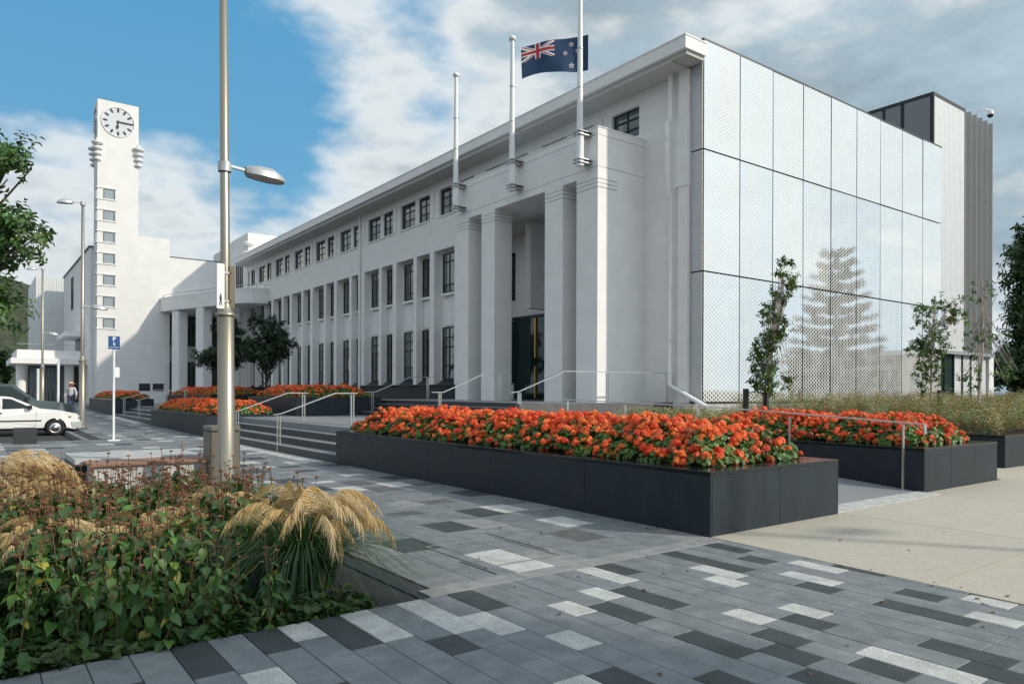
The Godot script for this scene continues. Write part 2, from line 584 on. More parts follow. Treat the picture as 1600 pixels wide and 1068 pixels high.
	for e in ranked:
		var t: Array = e[1]
		var gx: float = t[1] - t[0] - 0.005
		var gz: float = absf(t[2] - t[3]) - 0.005
		var mid := Vector3((t[0] + t[1]) / 2, 0, (t[2] + t[3]) / 2)
		mid.y = rise(mid.z) + r.randf_range(-0.0012, 0.0012)
		var slope := Basis(Vector3.RIGHT, -atan((rise(mid.z - 0.2) - rise(mid.z + 0.2)) / 0.4) * -1.0)
		if count < 300 and e[0] < 500.0:
			var key := "%d_%d" % [roundi(gx * 1000), roundi(gz * 1000)]
			if not shapes.has(key):
				var q := S()
				box(q, Vector3(-gx / 2, -0.03, -gz / 2), Vector3(gx / 2, 0, gz / 2), 0.003)
				shapes[key] = mesh_of(q)
			inst(shapes[key], "paver", M[t[4]], fore, mid)
			count += 1
		else:
			if not rest.has(t[4]): rest[t[4]] = S()
			var tf := Transform3D(slope, mid)
			quad(rest[t[4]], tf * Vector3(-gx / 2, 0, gz / 2), tf * Vector3(-gx / 2, 0, -gz / 2), tf * Vector3(gx / 2, 0, -gz / 2), tf * Vector3(gx / 2, 0, gz / 2))
	var am: ArrayMesh = null
	for k in rest:
		rest[k].generate_normals()
		if am == null: am = rest[k].commit()
		else: rest[k].commit(am)
		am.surface_set_material(am.get_surface_count() - 1, M[k])
	var far := inst(am, "paver_field", null, fore)
	far.set_meta("kind", "stuff")
	# service cover let into the paving: a steel edge and a slot drain
	var cov := Node3D.new()
	cov.name = "access_cover"
	fore.add_child(cov)
	cov.position = Vector3(3.95, 0.003, -5.62)
	st = S()
	for s in [[-0.42, -0.5, -0.405, 0.52], [0.405, -0.5, 0.42, 0.52], [-0.42, 0.505, 0.42, 0.52], [-0.42, -0.515, 0.42, -0.5]]:
		box(st, Vector3(s[0], 0, s[1]), Vector3(s[2], 0.004, s[3]))
	done(st, "cover_edge", M.steel_dull, cov)
	st = S()
	box(st, Vector3(-0.47, -0.002, 0.2), Vector3(-0.455, 0.0015, 0.75))
	box(st, Vector3(0.46, -0.002, -0.75), Vector3(0.475, 0.0015, 0.3))
	done(st, "slot", M.joint, cov)
	# concrete drive in slabs
	var drive := Node3D.new()
	drive.name = "driveway"
	add_child(drive)
	struct(drive)
	st = S()
	prism(st, PackedVector2Array([Vector2(6.2, -4.83), Vector2(6.0, -1.2), Vector2(5.8, 6), Vector2(40, 6), Vector2(40, -5.9), Vector2(16.8, -5.9), Vector2(16.8, -12), Vector2(14.3, -12), Vector2(14.3, -5.2), Vector2(11.66, -5.2), Vector2(11.66, -4.83)]), -0.14, -0.012)
	done(st, "drive_bed", M.joint, drive)
	var lines := [[6.205, 8.735], [8.75, 11.645], [11.66, 14.595], [14.61, 17.595], [17.61, 20.995], [21.01, 24.995], [25.01, 32.0]]
	for i in lines.size():
		for row in 4:
			var z0: float = [-4.835, -2.6, 0.6, 3.8][row] if i < 2 else [-5.15, -2.6, 0.6, 3.8][row]
			if i == 2 and row == 0: z0 = -5.09
			if i == 3 and row == 0: z0 = -8.0
			if i > 3 and row == 0: z0 = -5.79
			var z1: float = [-2.614, 0.586, 3.786, 6.0][row]
			var x0: float = lines[i][0]
			st = S()
			if i == 0:
				var f := func(z: float) -> float: return 6.205 - (z + 4.82) * 0.055
				prism(st, PackedVector2Array([Vector2(f.call(z0), z0), Vector2(lines[i][1], z0), Vector2(lines[i][1], z1), Vector2(f.call(z1), z1)]), -0.1, 0.001)
			else:
				box(st, Vector3(x0, -0.1, z0), Vector3(lines[i][1], 0.001, z1), 0.003)
			done(st, "slab", M.concrete if (i + row) % 2 else M.concrete_b, drive)

# ---------- the long three-storey wing
const XF := 17.45          # plane of its street front
const PITCH := 3.765

func window(parent: Node, xw: float, z_near: float, z_far: float, y0: float, y1: float, cols: Array, rows: Array, bar_w := 0.05) -> Node3D:
	# a steel window in the plane x = xw, with its panes as pieces of its own
	var w := Node3D.new()
	w.name = "window"
	parent.add_child(w, true)
	w.position = Vector3(xw, y0, z_near)
	var L := z_near - z_far
	var H := y1 - y0
	var st := S()
	box(st, Vector3(-0.03, 0, -L), Vector3(0.05, bar_w * 1.3, 0))
	box(st, Vector3(-0.03, H - bar_w, -L), Vector3(0.05, H, 0))
	box(st, Vector3(-0.032, bar_w * 1.3, -L), Vector3(0.05, H - bar_w, -L + bar_w))
	box(st, Vector3(-0.032, bar_w * 1.3, -bar_w), Vector3(0.05, H - bar_w, 0))
	var us := [0.0] + cols + [1.0]
	var vs := [0.0] + rows + [1.0]
	for u in cols: box(st, Vector3(-0.028, bar_w * 1.3, -L * u - bar_w / 2), Vector3(0.045, H - bar_w, -L * u + bar_w / 2))
	for v in rows: box(st, Vector3(-0.035, H * v - bar_w / 2, -L + bar_w), Vector3(0.04, H * v + bar_w / 2, -bar_w))
	done(st, "frame", M.frame_dark, w)
	var drawn := rng.randf_range(-0.6, 1.0)      # how far down a blind hangs behind the glass
	for i in us.size() - 1:
		for j in vs.size() - 1:
			st = S()
			var tilt := rng.randf_range(-0.004, 0.004)
			var tip := rng.randf_range(-0.004, 0.004)
			var a := Vector3(tip, H * float(vs[j]), -L * float(us[i]))
			var b := Vector3(tilt, H * float(vs[j + 1]), -L * float(us[i]))
			var c := Vector3(-tip, H * float(vs[j + 1]), -L * float(us[i + 1]))
			var d := Vector3(-tilt, H * float(vs[j]), -L * float(us[i + 1]))
			quad(st, d, c, b, a)
			done(st, "pane", M.window_blind if float(vs[j]) > 1.0 - drawn else M.window_glass, w)
	return w

func build_wing() -> void:
	var b := thing("office_wing", "long grey-white three-storey wing with rows of dark steel windows and upright fins", "building", Vector3.ZERO)
	var st := S()
	box(st, Vector3(18.12, 0.3, -58.2), Vector3(30, 11.3, -26.6))
	box(st, Vector3(19.06, 0.3, -26.6), Vector3(30, 11.3, -16.6))
	box(st, Vector3(18.12, 0.3, -16.6), Vector3(30, 11.3, -14.32))
	done(st, "wall", M.render, b)
	# bands of wall above and below the top windows
	st = S()
	box(st, Vector3(XF, 8.09, -58.2), Vector3(18.12, 9.64, -24.3))
	box(st, Vector3(XF + 0.002, 8.22, -24.3), Vector3(18.12, 9.64, -16.5))
	box(st, Vector3(XF, 0.6, -16.5), Vector3(18.12, 9.9, -14.32))
	box(st, Vector3(XF, 9.9, -16.49), Vector3(18.12, 10.88, -14.32))
	done(st, "wall_band", M.render, b)
	st = S()
	box(st, Vector3(XF + 0.003, 10.88, -58.2), Vector3(18.12, 11.26, -14.32))
	done(st, "wall_band", M.render, b)
	st = S()
	box(st, Vector3(17.88, 1.86, -58.2), Vector3(18.12, 8.09, -26.6))
	done(st, "recess_wall", M.render, b)
	# plinth under the fins
	st = S()
	box(st, Vector3(17.62, 0.5, -58.2), Vector3(18.12, 1.86, -26.6))
	done(st, "plinth", M.granite_black, b)
	# top row
	var zk := -18.62
	var first := true
	while zk > -57.0:
		for half in 2:
			var zn := zk - (0.03 if half == 0 else 1.52)
			var zf := zk - (1.14 if half == 0 else 2.9)
			window(b, 17.60, zn, zf, 9.66, 10.88, [0.5], [0.333, 0.667], 0.045)
		st = S()
		box(st, Vector3(XF + 0.06, 9.64, zk - 1.51), Vector3(18.12, 10.88, zk - 1.15))
		done(st, "mullion", M.render_trim, b)
		st = S()
		box(st, Vector3(XF, 9.64, zk), Vector3(18.12, 10.88, zk + 0.86))
		done(st, "pier", M.render, b)
		st = S()   # raised pilaster strip on the pier
		box(st, Vector3(XF - 0.05, 9.68, zk + 0.2), Vector3(XF, 10.94, zk + 0.42))
		done(st, "pilaster", M.render_trim, b)
		st = S()
		box(st, Vector3(XF - 0.05, 9.58, zk - 2.95), Vector3(XF + 0.4, 9.645, zk + 0.04))
		done(st, "sill", M.render_trim, b)
		if zk < -25.5:
			# the two lower storeys behind the fins
			st = S()
			box(st, Vector3(XF, 1.86, zk), Vector3(18.12, 8.09, zk + 0.41), 0.0)
			done(st, "fin", M.render, b)
			st = S()
			box(st, Vector3(XF + 0.004, 1.86, zk - 1.58), Vector3(18.12, 8.09, zk - 1.27))
			done(st, "fin", M.render_trim, b)
			for half in 2:
				var zn := zk - (0.08 if half == 0 else 1.6)
				var zf := zk - (1.26 if half == 0 else 3.14)
				window(b, 17.82, zn, zf, 6.12, 7.98, [0.62], [0.2, 0.78], 0.06)
				window(b, 17.82, zn, zf, 2.08, 4.54, [0.62], [0.27, 0.62, 0.8], 0.06)
				st = S()
				box(st, Vector3(17.68, 6.0, zf), Vector3(17.95, 6.1, zn), 0.0)
				done(st, "sill", M.render_trim, b)
				st = S()
				box(st, Vector3(17.84, 4.62, lerpf(zn, zf, 0.08)), Vector3(17.9, 5.9, lerpf(zn, zf, 0.49)))
				box(st, Vector3(17.84, 4.62, lerpf(zn, zf, 0.52)), Vector3(17.9, 5.9, lerpf(zn, zf, 0.93)))
				done(st, "spandrel_panel", M.render_trim, b)
				st = S()   # sloping sill down to the plinth
				quad(st, Vector3(17.47, 1.862, zf), Vector3(17.84, 2.1, zf), Vector3(17.84, 2.1, zn), Vector3(17.47, 1.862, zn))
				quad(st, Vector3(17.47, 1.8, zf), Vector3(17.47, 1.862, zf), Vector3(17.47, 1.862, zn), Vector3(17.47, 1.8, zn))
				done(st, "sill", M.granite_black, b)
		zk -= PITCH
		first = false
	# the half window beside the glass wing
	window(b, 17.60, -16.52, -17.74, 9.9, 11.02 - 0.14, [0.5], [0.333, 0.667], 0.05)
	st = S()
	box(st, Vector3(XF, 9.64, -17.76), Vector3(18.12, 9.9, -16.5))
	done(st, "pier", M.render, b)
	# eave
	var roof := Node3D.new()
	roof.name = "roof"
	b.add_child(roof)
	st = S()
	box(st, Vector3(16.42, 11.42, -58.3), Vector3(30.2, 11.78, -14.36), 0.0)
	box(st, Vector3(16.42, 11.42, -14.36), Vector3(17.36, 11.78, -13.72), 0.0)
	done(st, "eave", M.render_trim, roof)
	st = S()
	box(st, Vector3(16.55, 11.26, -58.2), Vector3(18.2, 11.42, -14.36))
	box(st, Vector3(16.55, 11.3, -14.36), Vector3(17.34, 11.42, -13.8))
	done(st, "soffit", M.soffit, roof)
	st = S()
	box(st, Vector3(16.40, 11.78, -58.32), Vector3(30.2, 11.82, -14.36))
	box(st, Vector3(16.40, 11.78, -14.36), Vector3(17.36, 11.82, -13.70))
	done(st, "gutter_edge", M.render_trim, roof)
	# set-back top of the wall beside the glass wing, with the rainwater pipe
	st = S()
	box(st, Vector3(17.22, 7.75, -14.85), Vector3(XF, 9.75, -14.32))
	box(st, Vector3(17.25, 1.2, -14.68), Vector3(XF, 11.26, -14.33))
	done(st, "corner_strip", M.render, b)
	pipe(b, [Vector3(17.2, 11.26, -14.95), Vector3(17.2, 9.9, -14.95), Vector3(17.06, 9.75, -14.95), Vector3(17.06, 7.7, -14.95), Vector3(17.2, 7.5, -14.95), Vector3(17.2, 1.75, -14.95), Vector3(16.9, 1.1, -13.3)], 0.075)
	pipe(b, [Vector3(17.38, 11.26, -37.5), Vector3(17.38, 1.3, -37.5)], 0.075)

func pipe(parent: Node, pts: Array, rad: float) -> void:
	var st := S()
	tube(st, pts, [rad], 12)
	var p := done(st, "downpipe", M.render_trim, parent)
	for i in range(1, 6):
		var y := lerpf(1.6, 10.8, i / 6.0)
		st = S()
		var x: float = 17.06 if pts.size() > 2 and y > 7.7 and y < 9.75 else pts[0].x
		lathe(st, [Vector2(rad + 0.012, -0.03), Vector2(rad + 0.012, 0.03)], Vector3(x, y, pts[0].z), 12)
		done(st, "bracket", M.render_trim, p)

# ---------- entrance portico
func build_portico() -> void:
	var b := thing("entrance_portico", "tall square-columned entrance portico with a grooved white beam above", "portico", Vector3.ZERO)
	var x0 := 15.36
	var st := S()
	var z0 := -16.22
	var z1 := -24.31
	# beam, built in courses with shadow gaps between them
	var courses := [[8.20, 8.43], [8.445, 9.40], [9.415, 9.64]]
	for c in courses:
		st = S()
		box(st, Vector3(x0, c[0], z1), Vector3(XF, c[1], z0))
		done(st, "beam_course", M.render, b)
	st = S()
	box(st, Vector3(x0 + 0.03, 8.25, z1 + 0.03), Vector3(XF, 9.6, z0 - 0.03))
	done(st, "beam_core", M.groove, b)
	st = S()
	box(st, Vector3(x0 - 0.02, 9.64, z1 - 0.02), Vector3(XF, 9.675, z0 + 0.02))
	done(st, "beam_cap", M.render_trim, b)
	# side wall facing the glass wing
	st = S()
	box(st, Vector3(16.2, 1.2, -16.6), Vector3(XF, 8.2, z0), 0.0)
	done(st, "side_wall", M.render, b)
	var piers := [[z0, -17.18, 16.2], [-17.86, -18.76, 16.15], [-21.66, -22.5, 16.15], [-23.4, z1, 16.3]]
	for p in piers:
		var col := Node3D.new()
		col.name = "column"
		b.add_child(col, true)
		st = S()
		box(st, Vector3(x0, 1.2, p[1]), Vector3(p[2], 7.80, p[0]), 0.0)
		done(st, "shaft", M.render, col)
		var y := 7.80
		for k in 3:
			st = S()
			box(st, Vector3(x0 + 0.025, y, p[1] + 0.025), Vector3(p[2] - 0.025, y + 0.018, p[0] - 0.025))
			done(st, "groove", M.groove, col)
			st = S()
			var top := y + 0.018 + (0.11 if k < 2 else 0.126)
			box(st, Vector3(x0 - 0.004, y + 0.018, p[1] - 0.004), Vector3(p[2] + 0.004, minf(top, 8.2), p[0] + 0.004))
			done(st, "cap_course", M.render, col)
			y = top
	# recess behind the columns
	st = S()
	box(st, Vector3(18.95, 1.2, -26.6), Vector3(19.06, 8.3, -16.6))
	box(st, Vector3(XF, 1.2, -26.62), Vector3(19.0, 8.3, -26.1))
	box(st, Vector3(XF, 1.2, -16.9), Vector3(19.0, 8.3, -16.61))
	done(st, "back_wall", M.render, b)
	st = S()
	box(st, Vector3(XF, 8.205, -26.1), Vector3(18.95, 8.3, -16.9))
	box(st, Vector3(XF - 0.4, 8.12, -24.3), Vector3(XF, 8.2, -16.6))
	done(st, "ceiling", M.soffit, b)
	st = S()   # wall stub between window bay and door, seen end on
	box(st, Vector3(17.5, 4.8, -22.6), Vector3(18.95, 8.2, -22.25))
	done(st, "wall_stub", M.render, b)
	window(b, 18.93, -25.15, -25.85, 5.5, 7.55, [0.5], [0.2], 0.06)
	window(b, 18.93, -20.1, -21.4, 5.7, 7.55, [0.5], [0.2], 0.06)
	window(b, 18.93, -17.6, -18.9, 5.5, 7.55, [0.5], [0.2], 0.06)
	window(b, 18.93, -25.2, -25.9, 1.9, 4.6, [0.5], [0.3, 0.7], 0.06)
	window(b, 18.93, -17.5, -18.9, 1.4, 4.7, [0.5], [0.3, 0.7], 0.06)
	# glazed doors
	var door := Node3D.new()
	door.name = "door"
	b.add_child(door)
	for k in 3:
		st = S()
		var za := -20.4 - k * 1.58
		box(st, Vector3(18.86, 1.22, za - 1.56), Vector3(18.9, 4.62, za))
		done(st, "door_leaf", M.door_glass, door)
	st = S()
	box(st, Vector3(18.8, 4.62, -25.2), Vector3(18.95, 4.74, -20.3))
	done(st, "door_head", M.frame_dark, door)
	st = S()
	box(st, Vector3(18.79, 1.3, -23.62), Vector3(18.85, 2.6, -23.55))
	box(st, Vector3(18.79, 2.95, -23.62), Vector3(18.85, 4.6, -23.55))
	done(st, "handle", M.brass, door)

# ---------- glass and metal wing
func frit(sd: int, row: int) -> Array:
	# white ceramic print with a honeycomb of clear holes, larger in drifting patches
	var w := 512
	var h := 1024
	var n := FastNoiseLite.new()
	n.seed = sd
	n.frequency = 0.0045
	n.fractal_octaves = 2
	var col := Image.create_empty(w, h, false, Image.FORMAT_RGB8)
	var msk := Image.create_empty(w, h, false, Image.FORMAT_RGB8)
	var pr := lin(0.74, 0.755, 0.76)
	var cl := lin(0.66, 0.69, 0.71)
	var py := 512.0 / 15.0
	var px := py * 0.866
	for y in h:
		for x in w:
			var best := 1e9
			var c := floori(x / px)
			for cc in [c, c + 1]:
				var off := py * 0.5 if cc % 2 else 0.0
				var cy := roundf((y - off) / py) * py + off
				best = minf(best, Vector2(x - cc * px, y - cy).length())
			var g := n.get_noise_2d(x, y) * 0.5 + 0.5
			var rad := px * clampf(0.40 + g * 0.09 - 0.075 * (2 - row), 0.10, 0.475)
			var t := clampf((rad - best) / 1.4 + 0.5, 0, 1)
			col.set_pixel(x, y, pr.lerp(cl, t))
			msk.set_pixel(x, y, Color(t, t, t))
	return [ImageTexture.create_from_image(col), ImageTexture.create_from_image(msk)]

func build_glass_wing() -> void:
	var b := thing("glass_wing", "tall box wing clad in white dotted mirror glass panels above orange flowers", "building", Vector3.ZERO)
	var x0 := 17.4
	var x1 := 33.2
	var zf := -13.85
	var st := S()
	box(st, Vector3(x0 + 0.03, 1.0, -14.31), Vector3(x1 - 0.03, 11.97, zf - 0.12))
	box(st, Vector3(19.0, 1.0, -30), Vector3(x1 - 0.03, 11.96, -14.31))
	done(st, "body", M.frame_dark, b)
	st = S()
	box(st, Vector3(x0 - 0.5, 0.5, -14.3), Vector3(x1, 1.18, zf + 0.05))
	done(st, "base_kerb", M.concrete_pale, b)
	var rows := [[1.25, 5.10], [5.145, 8.72], [8.765, 11.99]]
	var looks := []
	for k in 4:
		var t := frit(31 + k, [2, 2, 1, 0][k])
		var m := StandardMaterial3D.new()
		m.resource_name = "frit_glass"
		m.albedo_texture = t[0]
		m.metallic = 0.94
		m.metallic_texture = t[1]
		m.roughness = 0.035
		m.clearcoat_enabled = true
		m.clearcoat = 1.0
		m.clearcoat_roughness = 0.02
		looks.append(m)
	var shapes := []
	var pw := (x1 - x0) / 9.0
	for r in 3:
		st = S()
		var H: float = rows[r][1] - rows[r][0]
		quad_uv(st, Vector3(0.02, 0, 0), Vector3(0.02, H, 0), Vector3(pw - 0.02, H, 0), Vector3(pw - 0.02, 0, 0))
		var front := mesh_of(st)
		shapes.append(front)
	for r in 3:
		for k in 9:
			var p := Node3D.new()
			p.name = "glass_panel"
			b.add_child(p, true)
			p.position = Vector3(x0 + pw * k, rows[r][0], zf)
			p.rotation = Vector3(rng.randf_range(-0.002, 0.002), rng.randf_range(-0.003, 0.003), 0)
			inst(shapes[r], "pane", looks[[[2, 0, 1, 0, 1, 0, 1, 2, 2], [3, 2, 3, 2, 0, 1, 2, 3, 3], [3, 3, 3, 3, 3, 3, 3, 3, 3]][r][k]], p)
			st = S()
			box(st, Vector3(0.02, 0, -0.06), Vector3(pw - 0.02, rows[r][1] - rows[r][0], -0.008))
			done(st, "backing", M.frame_dark, p)
	# end return towards the old wing: grey metal strip in three lengths
	for r in 3:
		st = S()
		box(st, Vector3(x0 - 0.02, rows[r][0], -14.31), Vector3(x0 + 0.02, rows[r][1], zf - 0.03))
		done(st, "end_panel", M.clad_grey, b)
	st = S()
	box(st, Vector3(x0 - 0.01, 11.97, -14.33), Vector3(x1, 12.03, zf + 0.01))
	done(st, "parapet_cap", M.frame_dark, b)
	st = S()
	box(st, Vector3(x0 - 0.005, 1.18, -14.3), Vector3(x1, 1.25, zf + 0.03))
	done(st, "bottom_rail", M.frame_dark, b)
	# ribbed metal block and its fins
	var t := thing("metal_stair_block", "white ribbed metal block with tall bronze fins at the end of the glass wing", "building", Vector3.ZERO)
	st = S()
	box(st, Vector3(32.85, 3.4, -22), Vector3(35.85, 14.3, -14.06))
	done(st, "body", M.clad, t)
	for k in 24:
		st = S()
		var xa := 32.85 + k * 0.125
		box(st, Vector3(xa + 0.012, 3.4, -14.06), Vector3(xa + 0.113, 14.3, -14.02))
		done(st, "rib", M.clad, t)
	for k in 3:
		st = S()
		var za: float = [-14.08, -15.3, -16.1][k]
		box(st, Vector3(32.78, 11.9, [-15.22, -16.04, -18.9][k]), Vector3(32.85, 14.2, za - 0.08))
		done(st, "side_panel", M.panel_grey, t)
	st = S()
	box(st, Vector3(32.76, 14.2, -22), Vector3(35.9, 14.34, -14.0))
	box(st, Vector3(32.76, 11.8, -14.14), Vector3(32.85, 14.2, -14.0))
	box(st, Vector3(32.80, 11.8, -22), Vector3(32.849, 14.2, -14.14))
	done(st, "dark_trim", M.frame_dark, t)
	for k in 6:
		for part in 3:
			st = S()
			var y0: float = [3.42, 6.9, 10.6][part]
			var y1: float = [6.88, 10.58, 14.45][part]
			box(st, Vector3(-0.03, y0, -0.21), Vector3(0.03, y1, 0.21))
			var f := done(st, "fin", M.fin_bronze, t)
			f.position = Vector3(36.1 + k * 0.6, 0, -14.3)
			f.rotation.y = deg_to_rad(22)
			st = S()
			box(st, Vector3(-0.05, y0, 0.212), Vector3(0.05, y1, 0.235))
			done(st, "fin_edge", M.clad, f)
	st = S()
	box(st, Vector3(35.86, 3.4, -22), Vector3(39.3, 14.1, -14.62))
	done(st, "body", M.clad, t)
	# low glazed entrance under the block
	st = S()
	box(st, Vector3(33.2, 3.25, -20), Vector3(39.0, 3.4, -13.9))
	done(st, "lintel", M.steel_dull, t)
	for k in 6:
		st = S()
		box(st, Vector3(33.25 + k * 0.9, 1.0, -14.2), Vector3(33.33 + k * 0.9, 3.25, -14.1))
		done(st, "post", M.frame_dark, t)
		st = S()
		box(st, Vector3(33.335 + k * 0.9, 1.0, -14.18), Vector3(34.145 + k * 0.9, 3.25, -14.15))
		done(st, "pane", M.door_glass if k in [0, 1] else M.clad, t)
	st = S()
	box(st, Vector3(38.75, 0.9, -20), Vector3(39.3, 3.25, -14.05))
	done(st, "end_wall", M.tower_white, t)
	st = S()
	lathe(st, [Vector2(0, -0.06), Vector2(0.16, -0.05), Vector2(0.19, 0.0), Vector2(0.14, 0.05), Vector2(0, 0.06)])
	var bell := done(st, "alarm_bell", M.red_plastic, t, Vector3(34.4, 4.75, -13.96))
	bell.rotation.x = PI / 2
	st = S()
	box(st, Vector3(33.3, 4.3, -14.03), Vector3(33.85, 5.35, -13.98))
	done(st, "vent", M.steel_dull, t)
	# dome camera on a bracket
	var c := thing("security_camera", "small dome security camera on a bent bracket above the bronze fins", "camera", Vector3(37.9, 14.0, -14.3))
	st = S()
	tube(st, [Vector3(0, 0, 0), Vector3(0, 0.75, 0), Vector3(0.25, 0.9, 0.2), Vector3(0.75, 0.92, 0.3)], [0.03], 6)
	done(st, "bracket", M.white_paint, c)
	st = S()
	lathe(st, [Vector2(0.02, 0.2), Vector2(0.11, 0.16), Vector2(0.14, 0.0), Vector2(0.14, -0.04)], Vector3(0.75, 0.75, 0.3), 14)
	done(st, "housing", M.white_paint, c)
	st = S()
	lathe(st, [Vector2(0.14, 0.0), Vector2(0.11, -0.1), Vector2(0.0, -0.16)], Vector3(0.75, 0.71, 0.3), 14)
	done(st, "dome", M.black_plastic, c)

# ---------- clock tower and hall
func build_hall() -> void:
	var tw := thing("clock_tower", "tall white clock tower with small stacked windows at its corner", "tower", Vector3(7.84, 0.4, -64.05))
	var W := 2.86
	var D := 1.95
	var H := 23.66
	var st := S()
	var top0 := 17.45 - 0.4
	box(st, Vector3(0, 0, -D), Vector3(W, H, 0), 0.0)
	done(st, "shaft", M.tower_white, tw)
	st = S()
	box(st, Vector3(0.02, H, -D + 0.02), Vector3(W - 0.02, H + 0.03, -0.02))
	done(st, "cap", M.panel_grey, tw)
	for side in 2:
		var clock := Node3D.new()
		clock.name = "clock"
		tw.add_child(clock, true)
		clock.position = Vector3(1.41, 22.14, 0.0) if side == 0 else Vector3(0.0, 22.14, -D / 2)
		clock.rotation = Vector3(0, 0 if side == 0 else -PI / 2, 0)
		if side == 1: clock.scale = Vector3(0.8, 0.95, 1)
		st = S()
		lathe(st, [Vector2(1.19, 0.0), Vector2(1.19, 0.05), Vector2(1.09, 0.05), Vector2(1.09, 0.012)], Vector3.ZERO, 40)
		var rim := done(st, "rim", M.tower_white, clock)
		rim.rotation.x = PI / 2
		st = S()
		lathe(st, [Vector2(1.10, 0.012), Vector2(0.0, 0.0121)], Vector3.ZERO, 40)
		var face := done(st, "face", M.clock_face, clock)
		face.rotation.x = PI / 2
		for i in 12:
			st = S()
			var tf := Transform3D(Basis(Vector3.BACK, -TAU * i / 12.0), Vector3.ZERO)
			prism_xy(st, [Vector2(-0.05, 0.74), Vector2(0.05, 0.74), Vector2(0.085, 0.9), Vector2(0.05, 1.07), Vector2(-0.05, 1.07), Vector2(-0.085, 0.9)], 0.014, 0.03, tf)
			done(st, "hour_mark", M.clock_black, clock)
		st = S()
		prism_xy(st, [Vector2(-0.06, -0.12), Vector2(0.06, -0.12), Vector2(0.05, 0.2), Vector2(0.12, 0.42), Vector2(0.0, 0.62), Vector2(-0.12, 0.42), Vector2(-0.05, 0.2)], 0.034, 0.05, Transform3D(Basis(Vector3.BACK, -TAU * 6.25 / 12.0), Vector3.ZERO))
		done(st, "hour_hand", M.clock_black, clock)
		st = S()
		prism_xy(st, [Vector2(-0.05, -0.12), Vector2(0.05, -0.12), Vector2(0.06, 0.6), Vector2(0.03, 1.06), Vector2(-0.03, 1.06), Vector2(-0.06, 0.6)], 0.054, 0.07, Transform3D(Basis(Vector3.BACK, -TAU * 0.25), Vector3.ZERO))
		done(st, "minute_hand", M.clock_black, clock)
	# stacked corner ornaments
	for corner in [Vector3(0, 0, 0), Vector3(W, 0, 0), Vector3(0, 0, -D), Vector3(W, 0, -D)]:
		for k in 4:
			st = S()
			var rad := 0.42 - k * 0.05
			lathe(st, [Vector2(0, -0.08), Vector2(rad * 0.92, -0.08), Vector2(rad, -0.03), Vector2(rad, 0.05), Vector2(rad * 0.9, 0.08), Vector2(0, 0.08)], corner + Vector3(0, 20.25 - k * 0.42, 0), 16)
			done(st, "corner_ledge", M.tower_white, tw)
		st = S()
		lathe(st, [Vector2(0.0, 18.8), Vector2(0.12, 18.82), Vector2(0.12, 20.6), Vector2(0, 20.62)], corner, 12)
		done(st, "corner_roll", M.tower_white, tw)
	# windows wrapping the corner, with ledges
	for k in 7:
		var y := 16.05 - k * 1.672
		st = S()
		box(st, Vector3(-0.06, y - 0.12, -0.9), Vector3(1.32, y - 0.03, 0.06))
		done(st, "ledge", M.tower_white, tw)
		st = S()
		box(st, Vector3(-0.06, y + 0.76, -0.9), Vector3(1.32, y + 0.85, 0.06))
		done(st, "ledge", M.tower_white, tw)
		var w := Node3D.new()
		w.name = "window"
		tw.add_child(w, true)
		st = S()
		box(st, Vector3(0.48, y, -0.05), Vector3(1.16, y + 0.72, 0.006))
		done(st, "pane", M.window_glass_pale, w)
		st = S()
		box(st, Vector3(0.42, y - 0.03, 0.0), Vector3(0.48, y + 0.76, 0.04))
		box(st, Vector3(1.16, y - 0.03, 0.0), Vector3(1.22, y + 0.76, 0.07))
		box(st, Vector3(0.48, y + 0.72, 0.0), Vector3(1.16, y + 0.76, 0.07))
		done(st, "frame", M.panel_grey, w)
		st = S()
		box(st, Vector3(-0.012, y, -0.75), Vector3(0.03, y + 0.72, -0.08))
		done(st, "side_pane", M.window_glass, w)
	# the hall's end wall beside the tower
	var h := thing("town_hall", "plain white hall with a blank end wall beside the clock tower", "building", Vector3.ZERO)
	st = S()
	box(st, Vector3(10.70, 0.4, -86), Vector3(13.02, 13.86, -64.06))
	box(st, Vector3(13.02, 7.9, -86), Vector3(17.4, 12.42, -64.06))
	box(st, Vector3(12.62, 0.4, -86), Vector3(13.2, 7.9, -66.5))
	done(st, "wall", M.tower_white, h)
	st = S()
	box(st, Vector3(13.02, 12.42, -86), Vector3(17.4, 12.48, -64.03))
	done(st, "gutter_edge", M.frame_dark, h)
	for k in 2:
		st = S()
		box(st, Vector3(10.78 + k * 1.0, 1.52, -64.07), Vector3(11.6 + k * 1.0, 2.12, -64.05))
		done(st, "vent", M.frame_dark, h)
	# recessed foyer under the canopy
	st = S()
	box(st, Vector3(12.65, 0.6, -66.4), Vector3(18.1, 7.9, -66.2))
	done(st, "foyer_glass", M.window_glass, h)
	st = S()
	box(st, Vector3(12.65, 4.0, -66.2), Vector3(18.1, 5.3, -66.0))
	done(st, "spandrel", M.render, h)
	# taller stepped block where hall and wing meet
	var ub := thing("stepped_block", "pale stepped block with three corner ledges rising behind the curved canopy", "building", Vector3.ZERO)
	st = S()
	box(st, Vector3(17.44, 8.9, -62.4), Vector3(24.5, 13.95, -58.0), 0.0)
	box(st, Vector3(17.45, 8.9, -65.6), Vector3(24.5, 13.9, -62.4))
	box(st, Vector3(17.46, 8.9, -68.1), Vector3(24.5, 13.7, -65.6))
	box(st, Vector3(17.43, 0.6, -66.2), Vector3(24.5, 8.9, -58.0))
	done(st, "wall", M.tower_white, ub)
